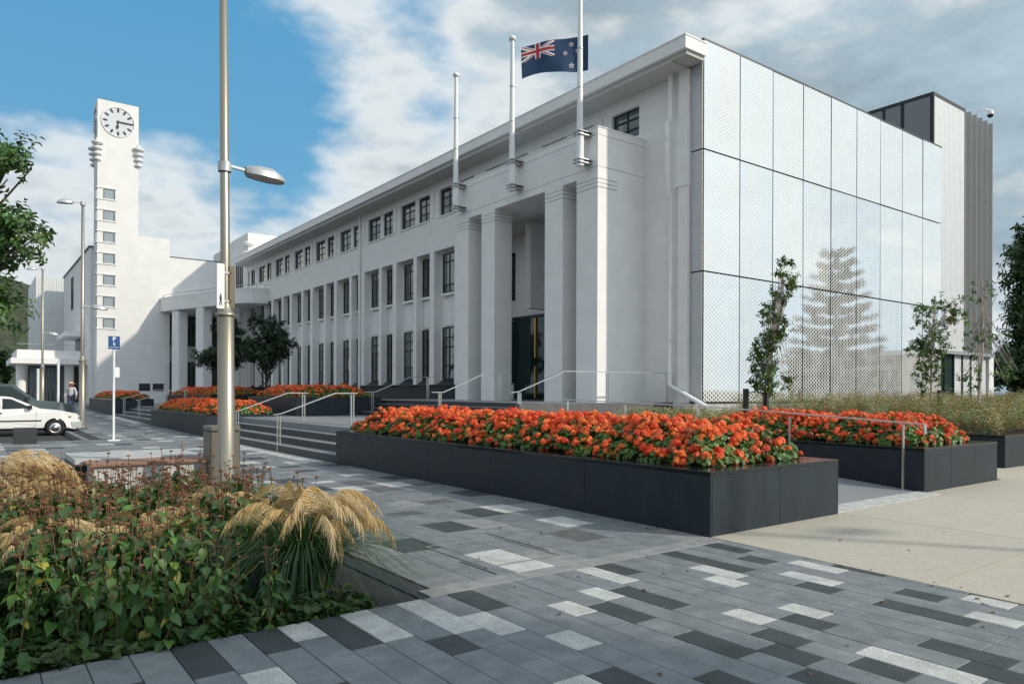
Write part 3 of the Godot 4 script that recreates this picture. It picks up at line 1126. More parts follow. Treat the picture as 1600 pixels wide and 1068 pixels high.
	for k in 3:
		st = S()
		lathe(st, [Vector2(0, -0.14), Vector2(0.42, -0.12), Vector2(0.55, 0.0), Vector2(0.42, 0.12), Vector2(0, 0.14)], Vector3(17.5, 13.1 - k * 0.75, -58.05), 16)
		done(st, "corner_ledge", M.tower_white, ub)
	window(ub, 17.41, -59.3, -61.0, 9.4, 12.0, [0.33, 0.67], [0.33], 0.08)
	window(ub, 17.41, -65.9, -67.3, 9.4, 11.6, [0.5], [0.33, 0.67], 0.08)
	# curved canopy with its columns
	var c := thing("entrance_canopy", "curved white canopy on tall columns between the hall and the wing", "canopy", Vector3.ZERO)
	var edge := [Vector2(12.3, -64.0), Vector2(12.75, -62.3), Vector2(13.3, -60.6), Vector2(13.95, -58.9), Vector2(14.5, -57.2), Vector2(15.0, -55.7), Vector2(15.45, -54.5), Vector2(15.85, -53.75), Vector2(16.35, -53.3), Vector2(16.9, -53.15), Vector2(17.44, -53.1)]
	var outer := PackedVector2Array(edge)
	outer.append(Vector2(17.44, -58.0)); outer.append(Vector2(17.42, -66.0)); outer.append(Vector2(13.2, -66.0)); outer.append(Vector2(12.9, -64.0))
	st = S()
	prism(st, outer, 7.92, 8.32)
	done(st, "fascia_course", M.render, c)
	var inner := PackedVector2Array()
	for p in outer: inner.append(p.lerp(Vector2(16.2, -60), 0.006))
	st = S()
	prism(st, inner, 8.3, 8.95)
	done(st, "fascia_course", M.render, c)
	st = S()
	prism(st, outer, 8.93, 9.02)
	done(st, "fascia_cap", M.render_trim, c)
	for e in [Vector2(13.38, -62.1), Vector2(14.4, -58.85), Vector2(15.6, -55.9)]:
		st = S()
		box(st, Vector3(-0.42, 0.6, -0.5), Vector3(0.42, 7.92, 0.5), 0.08)
		var col := done(st, "column", M.render, c, Vector3(e.x, 0, e.y))
		col.rotation.y = 0.3
	for e in [Vector3(14.0, 7.9, -63.0), Vector3(15.2, 7.9, -60.0)]:
		st = S()
		lathe(st, [Vector2(0.0, -0.03), Vector2(0.2, -0.03), Vector2(0.2, 0.0)], e, 14)
		done(st, "downlight", M.white_paint, c)
	st = S()
	for i in edge.size() - 1:
		bar(st, Vector3(edge[i].x + 0.3, 9.28, edge[i].y), Vector3(edge[i + 1].x + 0.3, 9.28, edge[i + 1].y), 0.04, 0.04)
		bar(st, Vector3(edge[i].x + 0.3, 9.02, edge[i].y), Vector3(edge[i].x + 0.3, 9.28, edge[i].y), 0.03, 0.03)
	done(st, "guard_rail", M.steel_dull, c)

func prism_xy(st: SurfaceTool, poly: Array, z0: float, z1: float, t: Transform3D) -> void:
	var p := PackedVector2Array(poly)
	var ids := Geometry2D.triangulate_polygon(p)
	for i in range(0, ids.size(), 3):
		var a := p[ids[i]]; var b := p[ids[i + 1]]; var c := p[ids[i + 2]]
		if (b - a).cross(c - a) > 0:
			var s := b; b = c; c = s
		tri(st, t * Vector3(a.x, a.y, z1), t * Vector3(b.x, b.y, z1), t * Vector3(c.x, c.y, z1))
		tri(st, t * Vector3(a.x, a.y, z0), t * Vector3(c.x, c.y, z0), t * Vector3(b.x, b.y, z0))
	var area := 0.0
	for i in p.size(): area += p[i].cross(p[(i + 1) % p.size()])
	if area > 0: p.reverse()
	for i in p.size():
		var a := p[i]; var b := p[(i + 1) % p.size()]
		quad(st, t * Vector3(b.x, b.y, z0), t * Vector3(b.x, b.y, z1), t * Vector3(a.x, a.y, z1), t * Vector3(a.x, a.y, z0))

func build_left_side() -> void:
	var b := thing("auditorium", "tall grey-white hall behind the clock tower with a small window canopy", "building", Vector3.ZERO)
	var st := S()
	box(st, Vector3(7.6, 0.4, -86), Vector3(10.7, 12.9, -66.1))
	done(st, "wall", M.render, b)
	st = S()
	box(st, Vector3(7.5, 12.9, -86.1), Vector3(10.75, 13.0, -66.0))
	done(st, "roof_edge", M.frame_dark, b)
	st = S()
	box(st, Vector3(6.2, 6.0, -76), Vector3(7.6, 6.35, -69))
	done(st, "window_hood", M.render_trim, b)
	window(b, 7.58, -69.6, -75.2, 4.9, 6.0, [0.25, 0.5, 0.75], [], 0.08)
	window(b, 7.58, -77.5, -79.0, 9.0, 12.0, [0.5], [0.25, 0.5, 0.75], 0.07)
	var m := thing("ribbed_metal_box", "pale ribbed metal box building at the far end of the street", "building", Vector3.ZERO)
	st = S()
	box(st, Vector3(5.35, 0.4, -100), Vector3(8.3, 13.2, -88.0))
	done(st, "body", M.clad, m)
	for k in 12:
		for part in 3:
			st = S()
			box(st, Vector3(5.36 + k * 0.22, [0.5, 5.6, 9.4][part], -88.0), Vector3(5.55 + k * 0.22, [5.55, 9.35, 13.2][part], -87.94))
			done(st, "cladding_sheet", M.clad, m)
	var e := thing("side_entrance", "low flat-roofed side entrance on round columns at the street end", "building", Vector3.ZERO)
	st = S()
	box(st, Vector3(2.5, 3.62, -76), Vector3(7.6, 4.05, -67.2))
	box(st, Vector3(2.9, 4.05, -76), Vector3(7.6, 4.7, -67.6))
	done(st, "roof", M.render, e)
	st = S()
	bar(st, Vector3(2.9, 5.15, -67.7), Vector3(7.6, 5.15, -67.7), 0.04, 0.04)
	done(st, "guard_rail", M.steel_dull, e)
	for p in [Vector2(3.25, -69.4), Vector2(6.5, -69.2)]:
		st = S()
		lathe(st, [Vector2(0.34, 0.4), Vector2(0.34, 3.62)], Vector3(p.x, 0, p.y), 18)
		done(st, "column", M.render, e)
	st = S()
	box(st, Vector3(3.9, 0.5, -73.1), Vector3(7.6, 3.62, -73.0))
	done(st, "back_wall", M.window_glass, e)
	for k in 9:
		st = S()
		box(st, Vector3(4.0 + k * 0.28, 0.5, -72.95), Vector3(4.22 + k * 0.28, 3.5, -72.88))
		done(st, "screen_panel", M.panel_grey, e)
	# wooded hill
	st = S()
	st.set_smooth_group(0)
	var n := FastNoiseLite.new()
	n.seed = 5; n.frequency = 0.006; n.fractal_octaves = 4
	var g := []
	for j in 17:
		var row := []
		for i in 49:
			var x := -700.0 + i * 25.0
			var z := -560.0 - j * 45.0
			var d := Vector2((x + 30.0) / 260.0, (z + 1000.0) / 260.0).length()
			row.append(Vector3(x, -2.0 + 128.0 * exp(-d * d * 1.4) * (1.0 + 0.35 * n.get_noise_2d(x, z)) + 6.0 * n.get_noise_2d(x * 4, z * 4), z))
		g.append(row)
	for j in 16:
		for i in 48:
			quad(st, g[j][i], g[j + 1][i], g[j + 1][i + 1], g[j][i + 1])
	struct(done(st, "hill", M.hill, self))

# ---------- terrace, steps, planters
func planter(label: String, x0: float, x1: float, z0: float, z1: float, y0: float, top: float, piece := 1.95) -> Node3D:
	var b := thing("granite_planter", label, "planter", Vector3(x0, y0, z0), "black granite planters")
	var X := x1 - x0
	var Z := z0 - z1
	var H := top - y0
	var st := S()
	box(st, Vector3(0.03, -0.1, -Z + 0.03), Vector3(X - 0.03, H - 0.07, -0.03))
	done(st, "core", M.joint, b)
	var lay := func(a: Vector3, c: Vector3, called: String, material: Material) -> void:
		var q := S()
		box(q, a, c, 0.004)
		done(q, called, material, b)
	var nz := maxi(1, roundi(Z / piece))
	for i in nz:
		var a := -Z * i / nz - (0.0015 if i else 0.0)
		var c := -Z * (i + 1) / nz + 0.0015
		lay.call(Vector3(0, -0.1, c), Vector3(0.03, H - 0.045, a), "facing_slab", M.granite_black)
		lay.call(Vector3(0, H - 0.043, c), Vector3(0.3, H, a), "coping_slab", M.granite_coping)
		lay.call(Vector3(X - 0.03, -0.1, c), Vector3(X, H - 0.045, a), "facing_slab", M.granite_black)
		lay.call(Vector3(X - 0.3, H - 0.043, c), Vector3(X, H, a), "coping_slab", M.granite_coping)
	var nx := maxi(1, roundi(X / 1.1))
	for i in nx:
		var a := 0.03 + (X - 0.06) * i / nx + 0.0015
		var c := 0.03 + (X - 0.06) * (i + 1) / nx - 0.0015
		lay.call(Vector3(a, -0.1, -0.03), Vector3(c, H - 0.045, 0.001), "facing_slab", M.granite_black)
		lay.call(Vector3(a, -0.1, -Z), Vector3(c, H - 0.045, -Z + 0.03), "facing_slab", M.granite_black)
		var ca := maxf(a, 0.302)
		var cb := minf(c, X - 0.302)
		lay.call(Vector3(ca, H - 0.043, -0.3), Vector3(cb, H - 0.0005, 0.001), "coping_slab", M.granite_coping)
		lay.call(Vector3(ca, H - 0.043, -Z), Vector3(cb, H - 0.0005, -Z + 0.3), "coping_slab", M.granite_coping)
	st = S()
	box(st, Vector3(0.28, H - 0.1, -Z + 0.28), Vector3(X - 0.28, H - 0.05, -0.28))
	done(st, "soil", M.earth, b)
	return b

func flight(label: String, x0: float, z0: float, z1: float, y0: float, n: int, riser: float, tread: float) -> void:
	var b := thing("stone_steps", label, "steps", Vector3(x0, y0, z0), "flights of dark stone steps")
	for i in n:
		var st := S()
		box(st, Vector3(tread * i, -0.1 if i == 0 else riser * i + 0.001, z1 - z0 + 0.002), Vector3(tread * (n + 0.4), riser * (i + 1), -0.002), 0.008)
		done(st, "step", M.granite_step, b)
		st = S()
		box(st, Vector3(tread * i + 0.012, riser * (i + 1), z1 - z0 + 0.01), Vector3(tread * (i + 1) - 0.002, riser * (i + 1) + 0.004, -0.01))
		done(st, "tread_face", M.terrace, b)

func build_forecourt() -> void:
	var st := S()
	box(st, Vector3(7.25, -0.2, -58), Vector3(17.7, 0.64, -13.1))
	struct(done(st, "terrace", M.terrace, self))
	st = S()
	box(st, Vector3(6.6, -0.2, -70), Vector3(17.7, 0.5, -54.1))
	box(st, Vector3(-20, -0.2, -100), Vector3(6.6, 0.498, -61.5))
	struct(done(st, "forecourt_ground", M.terrace, self))
	st = S()
	prism_side(st, [Vector2(-4.86, -0.1), Vector2(-4.86, 0.004), Vector2(-5.2, 0.008), Vector2(-13.15, 0.63), Vector2(-13.15, -0.1)], 8.72, 11.64)
	struct(done(st, "ramp", M.terrace, self))
	st = S()
	box(st, Vector3(8.73, -0.05, -5.2), Vector3(11.64, 0.012, -4.85))
	done(st, "threshold_strip", M.paver_white, get_node("ramp"))
	var pod := thing("entrance_podium", "grey stone podium carrying the entrance columns above the terrace steps", "podium", Vector3.ZERO)
	st = S()
	box(st, Vector3(13.02, 0.3, -27.6), Vector3(19.2, 1.2, -15.2))
	done(st, "slab", M.granite_step, pod)
	st = S()
	box(st, Vector3(11.45, 0.0, -15.198), Vector3(17.44, 1.21, -15.02), 0.006)
	done(st, "side_wall", M.paver_brown, pod)
	for i in 9:
		st = S()
		box(st, Vector3(13.03, 1.2, -15.3 - i * 1.36 - 1.352), Vector3(17.4, 1.206, -15.3 - i * 1.36))
		done(st, "paving_slab", M.terrace, pod)
	flight("lower dark stone steps climbing to the terrace between two flower planters", 6.2, -14.49, -25.0, 0.0, 4, 0.16, 0.36)
	flight("far dark stone steps climbing to the terrace beside the clock tower planter", 6.2, -34.0, -44.2, 0.13, 4, 0.14, 0.36)
	flight("upper dark stone steps rising from the terrace to the columned entrance", 11.62, -15.2, -27.6, 0.64, 4, 0.14, 0.35)
	planter("long black granite planter of orange geraniums beside the pavement corner", 6.19, 8.70, -4.825, -14.485, 0.0, 0.68)
	planter("black granite planter of orange geraniums behind the sloping handrail, near the driveway", 11.66, 14.43, -5.1, -12.4, 0.0, 0.67)
	planter("black granite planter of wild grasses and saplings before the glass wing", 16.8, 34.0, -5.8, -12.8, 0.0, 0.66, 2.4)
	planter("black granite planter of red geraniums between the two flights of lower steps", 6.19, 8.7, -25.0, -34.0, 0.02, 0.74)
	planter("farthest black granite planter of red geraniums below the clock tower", 6.19, 8.2, -44.2, -54.0, 0.2, 1.08)
	planter("black granite planter on the terrace before the window fins", 9.2, 12.5, -25.0, -30.5, 0.64, 1.3)
	planter("black granite planter on the terrace before the curved canopy", 9.2, 12.0, -36.5, -46.0, 0.64, 1.3)

func prism_side(st: SurfaceTool, poly: Array, x0: float, x1: float) -> void:   # outline in (z, y), swept along x
	var flat := []
	for p in poly: flat.append(Vector2(-p.x, p.y))
	# seen from +x: -z to the right
	prism_xy(st, flat, x0, x1, Transform3D(Basis(Vector3(0, 0, -1), Vector3(0, 1, 0), Vector3(1, 0, 0)), Vector3.ZERO))

# ---------- handrails
func rail(label: String, path: Array, posts: Array, twin := Vector3(0.07, 0, 0)) -> void:
	var b := thing("handrail", label, "handrail", Vector3.ZERO, "steel handrails")
	var st := S()
	for i in path.size() - 1:
		bar(st, path[i], path[i + 1], 0.07, 0.022)
	done(st, "rail", M.steel, b)
	for p in posts:
		st = S()
		bar(st, p[0], Vector3(p[0].x, p[1] - 0.03, p[0].z), 0.016 if twin.length() > 0.01 else 0.045, 0.06 if twin.length() > 0.01 else 0.02)
		if twin.length() > 0.01: bar(st, p[0] + twin, Vector3(p[0].x, p[1] - 0.03, p[0].z) + twin, 0.016, 0.06)
		box(st, p[0] + Vector3(-0.012, -0.002, -0.04), p[0] + twin + Vector3(0.012, 0.012, 0.04))
		done(st, "post", M.steel, b)

func build_rails() -> void:
	for e in [[-18.15, 0.0, "handrail nearer the long planter on the lower stone steps"], [-21.7, 0.0, "handrail farther along the lower stone steps, behind the lamp post"], [-37.0, 0.17, "nearer small handrail on the far steps by the clock tower"], [-41.0, 0.2, "farther small handrail on the far steps by the clock tower"]]:
		var z: float = e[0]
		var y: float = e[1]
		rail(e[2], [Vector3(6.1, 0.92 + y, z), Vector3(6.3, 0.95 + y, z), Vector3(7.72, 1.465 + y * 0.6, z), Vector3(8.36, 1.467 + y * 0.6, z)], [[Vector3(6.2, y * 0.6, z), 0.93 + y], [Vector3(8.18, 0.64, z), 1.46 + y * 0.6]])
	for e in [[-19.3, "handrail in the middle of the upper steps before the columns"], [-24.0, "handrail on the upper steps nearest the window fins"]]:
		var z: float = e[0]
		rail(e[1], [Vector3(11.35, 1.5, z), Vector3(11.75, 1.5, z), Vector3(13.2, 2.07, z), Vector3(14.2, 2.09, z)], [[Vector3(11.6, 0.64, z), 1.5], [Vector3(13.9, 1.2, z), 2.08]])
	rail("long handrail along the podium wall up to the downpipe", [Vector3(11.25, 1.5, -15.12), Vector3(11.5, 1.52, -15.12), Vector3(13.07, 2.09, -15.12), Vector3(17.4, 2.12, -15.12)], [[Vector3(11.5, 1.21, -15.12), 1.52], [Vector3(14.7, 1.21, -15.12), 2.1], [Vector3(17.2, 1.21, -15.12), 2.12]])
	var pts := []
	var ramp_y := func(z: float) -> float: return clampf((-z - 5.2) * 0.078, 0.0, 0.63)
	var ps := []
	for z in [-5.34, -7.27, -9.28, -11.25, -13.16]:
		ps.append([Vector3(11.5, ramp_y.call(z), z), 1.04 + (-z - 5.05) * 0.038])
	rail("sloping ramp handrail between the two orange flower planters", [Vector3(11.5, 0.9, -5.02), Vector3(11.5, 1.04, -5.03), Vector3(11.5, 1.16, -7.3), Vector3(11.5, 1.25, -9.3), Vector3(11.5, 1.34, -13.3)], ps, Vector3.ZERO)

# ---------- lamps, sign, bin, bench
func lamp_head(parent: Node, y: float, dir: float) -> void:
	var h := Node3D.new()
	h.name = "lamp_head"
	parent.add_child(h, true)
	h.position = Vector3(0, y, 0)
	h.scale = Vector3(dir, 1, 1)
	if dir < 0: h.rotation = Vector3(0, PI, 0); h.scale = Vector3.ONE
	var st := S()
	bar(st, Vector3(0.05, 0.03, 0), Vector3(0.36, 0.0, 0), 0.05, 0.035)
	lathe(st, [Vector2(0.095, -0.07), Vector2(0.095, 0.07)], Vector3.ZERO, 16)
	done(st, "bracket", M.lamp_grey, h)
	st = S()
	st.set_smooth_group(0)
	var prof := [[0.30, 0.05, -0.03, 0.06], [0.36, 0.13, -0.06, 0.08], [0.50, 0.17, -0.075, 0.1], [0.70, 0.175, -0.09, 0.085], [0.84, 0.13, -0.10, 0.0], [0.90, 0.05, -0.105, -0.07]]
	var rings := []
	for p in prof:
		var ring := []
		for k in 12:
			var a := PI * k / 11.0
			ring.append(Vector3(p[0], lerpf(p[2], p[3], pow(sin(a), 0.6)), cos(a) * p[1]))
		rings.append(ring)
	for i in rings.size() - 1:
		for k in 11:
			quad(st, rings[i][k], rings[i][k + 1], rings[i + 1][k + 1], rings[i + 1][k])
	done(st, "housing", M.lamp_grey, h)
	st = S()
	for i in rings.size() - 1:
		quad(st, rings[i][0] + Vector3(0, 0.01, 0), rings[i + 1][0] + Vector3(0, 0.01, 0), rings[i + 1][11] + Vector3(0, 0.01, 0), rings[i][11] + Vector3(0, 0.01, 0))
	done(st, "lens", M.lamp_lens, h)

func lamp_post(label: String, at: Vector3) -> Node3D:
	var b := thing("street_lamp", label, "street lamp", at, "bronze lamp posts")
	var st := S()
	lathe(st, [Vector2(0.19, 0), Vector2(0.19, 0.02), Vector2(0.122, 0.03), Vector2(0.118, 2.62)], Vector3.ZERO, 24)
	done(st, "lower_pole", M.bronze_paint, b)
	st = S()
	lathe(st, [Vector2(0.118, 2.60), Vector2(0.142, 2.62), Vector2(0.142, 2.655), Vector2(0.11, 2.68), Vector2(0.085, 2.78), Vector2(0.068, 2.82)], Vector3.ZERO, 24)
	done(st, "collar", M.bronze_paint, b)
	st = S()
	lathe(st, [Vector2(0.068, 2.82), Vector2(0.056, 9.0), Vector2(0.0, 9.02)], Vector3.ZERO, 20)
	done(st, "upper_pole", M.bronze_paint, b)
	lamp_head(b, 4.83, 1.0)
	lamp_head(b, 8.95, -1.0)
	return b

func text(parent: Node, s: String, height: float, at: Vector3, turn: float, material: Material) -> void:
	var t := TextMesh.new()
	var f := SystemFont.new()
	f.font_names = PackedStringArray(["Droid Sans"])
	f.font_weight = 700
	t.font = f
	t.text = s
	t.font_size = 64
	t.pixel_size = height / 46.0
	t.depth = 0.002
	var o := inst(t, "lettering", material, parent, at)
	o.rotation.y = turn

func build_street() -> void:
	var near := lamp_post("tall bronze lamp post beside the foreground flower bed, carrying a small sign panel", Vector3(3.07, 0, -11.2))
	near.rotation.z = deg_to_rad(0.55)
	lamp_post("bronze double lamp post standing beside the parked white hatchback", Vector3(3.62, rise(-33.7), -33.7))
	lamp_post("most distant bronze lamp post before the ribbed metal box", Vector3(3.76, rise(-55.8), -55.8))
	# sign panel clamped to the near lamp post
	var sg := thing("sign_panel", "narrow white sign panel with a walking figure clamped to the near lamp post", "sign", Vector3(3.04, 2.72, -11.12))
	var st := S()
	box(st, Vector3(-0.145, 0.0, -0.01), Vector3(-0.035, 0.66, 0.01), 0.003)
	done(st, "plate", M.white_paint, sg)
	st = S()
	box(st, Vector3(0.035, 0.02, -0.03), Vector3(0.115, 0.64, 0.0), 0.003)
	done(st, "back_box", M.bronze_dark, sg)
	st = S()
	box(st, Vector3(-0.06, 0.1, -0.09), Vector3(0.06, 0.13, 0.0))
	box(st, Vector3(-0.06, 0.52, -0.09), Vector3(0.06, 0.55, 0.0))
	done(st, "clamp", M.steel_dull, sg)
	st = S()
	lathe(st, [Vector2(0.0, 0.0), Vector2(0.011, 0.0005), Vector2(0.011, 0.002)], Vector3.ZERO, 10)
	var dot := done(st, "figure_head", M.clock_black, sg, Vector3(-0.09, 0.205, 0.011))
	dot.rotation.x = PI / 2
	st = S()
	prism_xy(st, [Vector2(-0.012, 0.19), Vector2(0.012, 0.19), Vector2(0.017, 0.13), Vector2(0.010, 0.11), Vector2(0.022, 0.05), Vector2(0.010, 0.045), Vector2(0.0, 0.1), Vector2(-0.014, 0.045), Vector2(-0.025, 0.052), Vector2(-0.010, 0.115), Vector2(-0.018, 0.14)], 0.0105, 0.0125, Transform3D(Basis(), Vector3(-0.09, 0, 0)))
	done(st, "walking_figure", M.clock_black, sg)
	# parking sign
	var p := thing("parking_sign", "blue parking sign on a thin white pole in the paving", "sign", Vector3(3.46, rise(-24.6), -24.6))
	st = S()
	tube(st, [Vector3(0, 0, 0), Vector3(0, 3.1, 0)], [0.034], 12)
	done(st, "pole", M.white_paint, p)
	st = S()
	box(st, Vector3(-0.16, 0, -0.16), Vector3(0.16, 0.03, 0.16), 0.005)
	done(st, "foot", M.white_paint, p)
	st = S()
	box(st, Vector3(-0.155, 2.74, 0.036), Vector3(0.155, 3.13, 0.05), 0.004)
	var plate := done(st, "plate", M.sign_blue, p)
	text(plate, "P", 0.125, Vector3(0, 3.045, 0.052), 0, M.white_paint)
	text(plate, "5", 0.09, Vector3(0, 2.895, 0.052), 0, M.white_paint)
	st = S()
	for k in 6: box(st, Vector3(-0.12 + k * 0.042, 2.79, 0.05), Vector3(-0.09 + k * 0.042, 2.805, 0.0525))
	done(st, "small_print", M.white_paint, plate)
	st = S()
	box(st, Vector3(0.0, 1.9, 0.03), Vector3(0.15, 2.2, 0.04), 0.003)
	done(st, "small_plate", M.white_paint, p)
	# litter bin
	var bin := thing("litter_bin", "square bronze litter bin behind the near lamp post", "bin", Vector3(3.28, 0, -12.27))
	st = S()
	box(st, Vector3(-0.23, 0.03, -0.23), Vector3(0.23, 0.86, 0.23), 0.02)
	done(st, "body", M.bin_bronze, bin)
	st = S()
	box(st, Vector3(-0.24, 0.88, -0.24), Vector3(0.24, 0.95, 0.24), 0.02)
	done(st, "lid", M.bin_bronze, bin)
	st = S()
	box(st, Vector3(-0.21, 0.86, -0.21), Vector3(0.21, 0.88, 0.21))
	box(st, Vector3(-0.2, 0.0, -0.2), Vector3(0.2, 0.03, 0.2))
	done(st, "gap", M.black_plastic, bin)
	st = S()
	for k in 5: box(st, Vector3(-0.18 + k * 0.08, 0.12, 0.23), Vector3(-0.13 + k * 0.08, 0.76, 0.234))
	done(st, "front_slats", M.bin_bronze, bin)
	# bench behind the flower bed
	var be := thing("bench", "low stone bench with a reddish timber seat behind the flower bed", "bench", Vector3(1.3, 0, -13.0))
	st = S()
	box(st, Vector3(0, 0, -1.5), Vector3(1.85, 0.36, 0), 0.005)
	done(st, "base", M.granite_black, be)
	st = S()
	box(st, Vector3(0.0, 0.362, -1.5), Vector3(1.85, 0.44, -0.005), 0.006)
	done(st, "top", M.concrete_pale, be)
	for k in 7:
		st = S()
		box(st, Vector3(0.1, 0.38, 0.02 + k * 0.105), Vector3(1.9, 0.42, 0.115 + k * 0.105), 0.005)
		done(st, "seat_slat", M.timber, be)
	st = S()
	box(st, Vector3(0.16, 0.0, 0.04), Vector3(1.84, 0.375, 0.68), 0.006)
	done(st, "seat_plinth", M.concrete_pale, be)
	var bl := thing("stone_block", "dark grey stone block standing before the white hatchback", "block", Vector3(1.25, 0, -24.6))
	st = S()
	box(st, Vector3(-0.27, -0.02, -0.25), Vector3(0.27, 0.46, 0.25), 0.012)
	done(st, "block_body", M.granite_step, bl)
	for k in 2:
		var wp := thing("white_post", ["slim white post nearer the tower before the side entrance", "slim white post by the round column of the side entrance"][k], "post", Vector3([5.15, 3.95][k], rise(-60), [-62.0, -62.6][k]), "white posts at the side entrance")
		st = S()
		tube(st, [Vector3.ZERO, Vector3(0, [3.1, 2.6][k], 0)], [0.09], 10)
		done(st, "pole", M.white_paint, wp)
		st = S()
		lathe(st, [Vector2(0.16, 0), Vector2(0.16, 0.03), Vector2(0.09, 0.04)], Vector3.ZERO, 12)
		done(st, "foot", M.white_paint, wp)

# ---------- flagpoles and flag
func build_flags() -> void:
	var where := ["white flagpole nearest the window fins, bare", "middle white flagpole flying the dark blue flag", "white flagpole nearest the glass wing, crossing before the flag"]
	for k in 3:
		var b := thing("flagpole", where[k], "flagpole", Vector3(14.98, 8.45, [-23.72, -20.1, -16.62][k]), "white flagpoles on the portico beam")
		var st := S()
		tube(st, [Vector3(0, 0.0, 0), Vector3(0, 1.05, 0)], [0.125], 14)
		done(st, "sleeve", M.white_paint, b)
		st = S()
		tube(st, [Vector3(0, 1.05, 0), Vector3(0, 1.3, 0), Vector3(0, 5.2, 0)], [0.105, 0.1, 0.065], 14)
		done(st, "pole", M.white_paint, b)
		st = S()
		lathe(st, [Vector2(0.065, 5.2), Vector2(0.12, 5.2), Vector2(0.12, 5.3), Vector2(0.08, 5.34), Vector2(0, 5.36)], Vector3.ZERO, 14)
		done(st, "truck_cap", M.white_paint, b)
		for y in [0.1, 0.2, 0.95, 1.05]:
			st = S()
			box(st, Vector3(-0.15, y - 0.015, -0.17), Vector3(0.38, y + 0.015, 0.17))
			done(st, "bracket", M.steel_dull, b)
		for y in [2.4, 3.6]:
			st = S()
			lathe(st, [Vector2(0.094, y - 0.02), Vector2(0.098, y), Vector2(0.094, y + 0.02)], Vector3.ZERO, 12)
			done(st, "cleat", M.steel_dull, b)
	var f := thing("flag", "dark blue flag with a crossed canton and four red stars, flying in wind", "flag", Vector3(14.98, 12.0, -20.1))
	var st := S()
	st.set_smooth_group(0)
	var nu := 40
	var nv := 16
	var along := Vector3(0.74, 0, 0.67)
	var side := Vector3(0.67, 0, -0.74)
	var g := []
	for j in nv + 1:
		var row := []
		for i in nu + 1:
			var u := float(i) / nu
			var v := float(j) / nv
			var ripple := sin(u * 9.0 + v * 1.3) * 0.10 * u + sin(u * 17.0 - v * 2.0) * 0.025 * u
			var y := v * 1.07 + 0.30 + u * 0.62 - 0.28 * u * u * (1.0 + 0.5 * (1.0 - v)) + 0.05 * sin(u * 7.0) * (1.0 - v)
			row.append(along * (0.28 + u * 2.28 - 0.05 * v * (1.0 - u) + 0.05) + side * ripple + Vector3(0, y, 0))
		g.append(row)
	for j in nv:
		for i in nu:
			for c in [[i, j], [i, j + 1], [i + 1, j + 1], [i, j], [i + 1, j + 1], [i + 1, j]]:
				st.set_uv(Vector2(float(c[0]) / nu, 1.0 - float(c[1]) / nv))
				st.add_vertex(g[c[1]][c[0]])
	var m := StandardMaterial3D.new()
	m.resource_name = "flag_cloth"
	m.albedo_texture = flag_print()
	m.roughness = 0.75
	m.backlight_enabled = true
	m.backlight = Color(0.3, 0.3, 0.35)
	done(st, "cloth", m, f)
	st = S()
	tube(st, [Vector3(0.1, -0.4, 0.09), g[0][0], g[nv][0], Vector3(0.07, 1.78, 0.05)], [0.008], 5)
	done(st, "halyard", M.white_paint, f)

func flag_print() -> ImageTexture:
	var w := 512
	var h := 256
	var im := Image.create_empty(w, h, false, Image.FORMAT_RGB8)
	var blue := lin(0.012, 0.045, 0.105)
	var red := lin(0.42, 0.035, 0.04)
	var white := lin(0.72, 0.74, 0.75)
	im.fill(blue)
	for y in 128:
		for x in 256:
			var dx := x - 128.0
			var dy := y - 64.0
			var c := blue
			var d1 := (dy - dx * 0.5) / 1.118
			var d2 := (dy + dx * 0.5) / 1.118
			if absf(d1) < 13 or absf(d2) < 13: c = white
			var s1 := -1.0 if dx < 0 else 1.0
			if d1 * s1 > 0.0 and d1 * s1 < 8.0: c = red
			if -d2 * s1 > 0.0 and -d2 * s1 < 8.0: c = red
			if absf(dx) < 21 or absf(dy) < 21: c = white
			if absf(dx) < 13 or absf(dy) < 13: c = red
			im.set_pixel(x, y, c)
	for s in [[384, 48, 20.0], [338, 112, 20.0], [428, 98, 17.0], [384, 205, 22.0]]:
		for y in range(s[1] - 26, s[1] + 27):
			for x in range(s[0] - 26, s[0] + 27):
				var v := Vector2(x - s[0], y - s[1])
				var a := fposmod(atan2(v.x, -v.y), TAU / 5.0) - TAU / 10.0
				var edge: float = s[2] * 0.38 / (cos(TAU / 10.0 - absf(a)) ) * 1.0
				var k := absf(a) / (TAU / 10.0)      # 0 between points, 1 at a point
				edge = s[2] * lerpf(0.40, 1.0, pow(k, 1.6))
				if v.length() < edge: im.set_pixel(x, y, white)
				if v.length() < edge * 0.62: im.set_pixel(x, y, red)
	return ImageTexture.create_from_image(im)

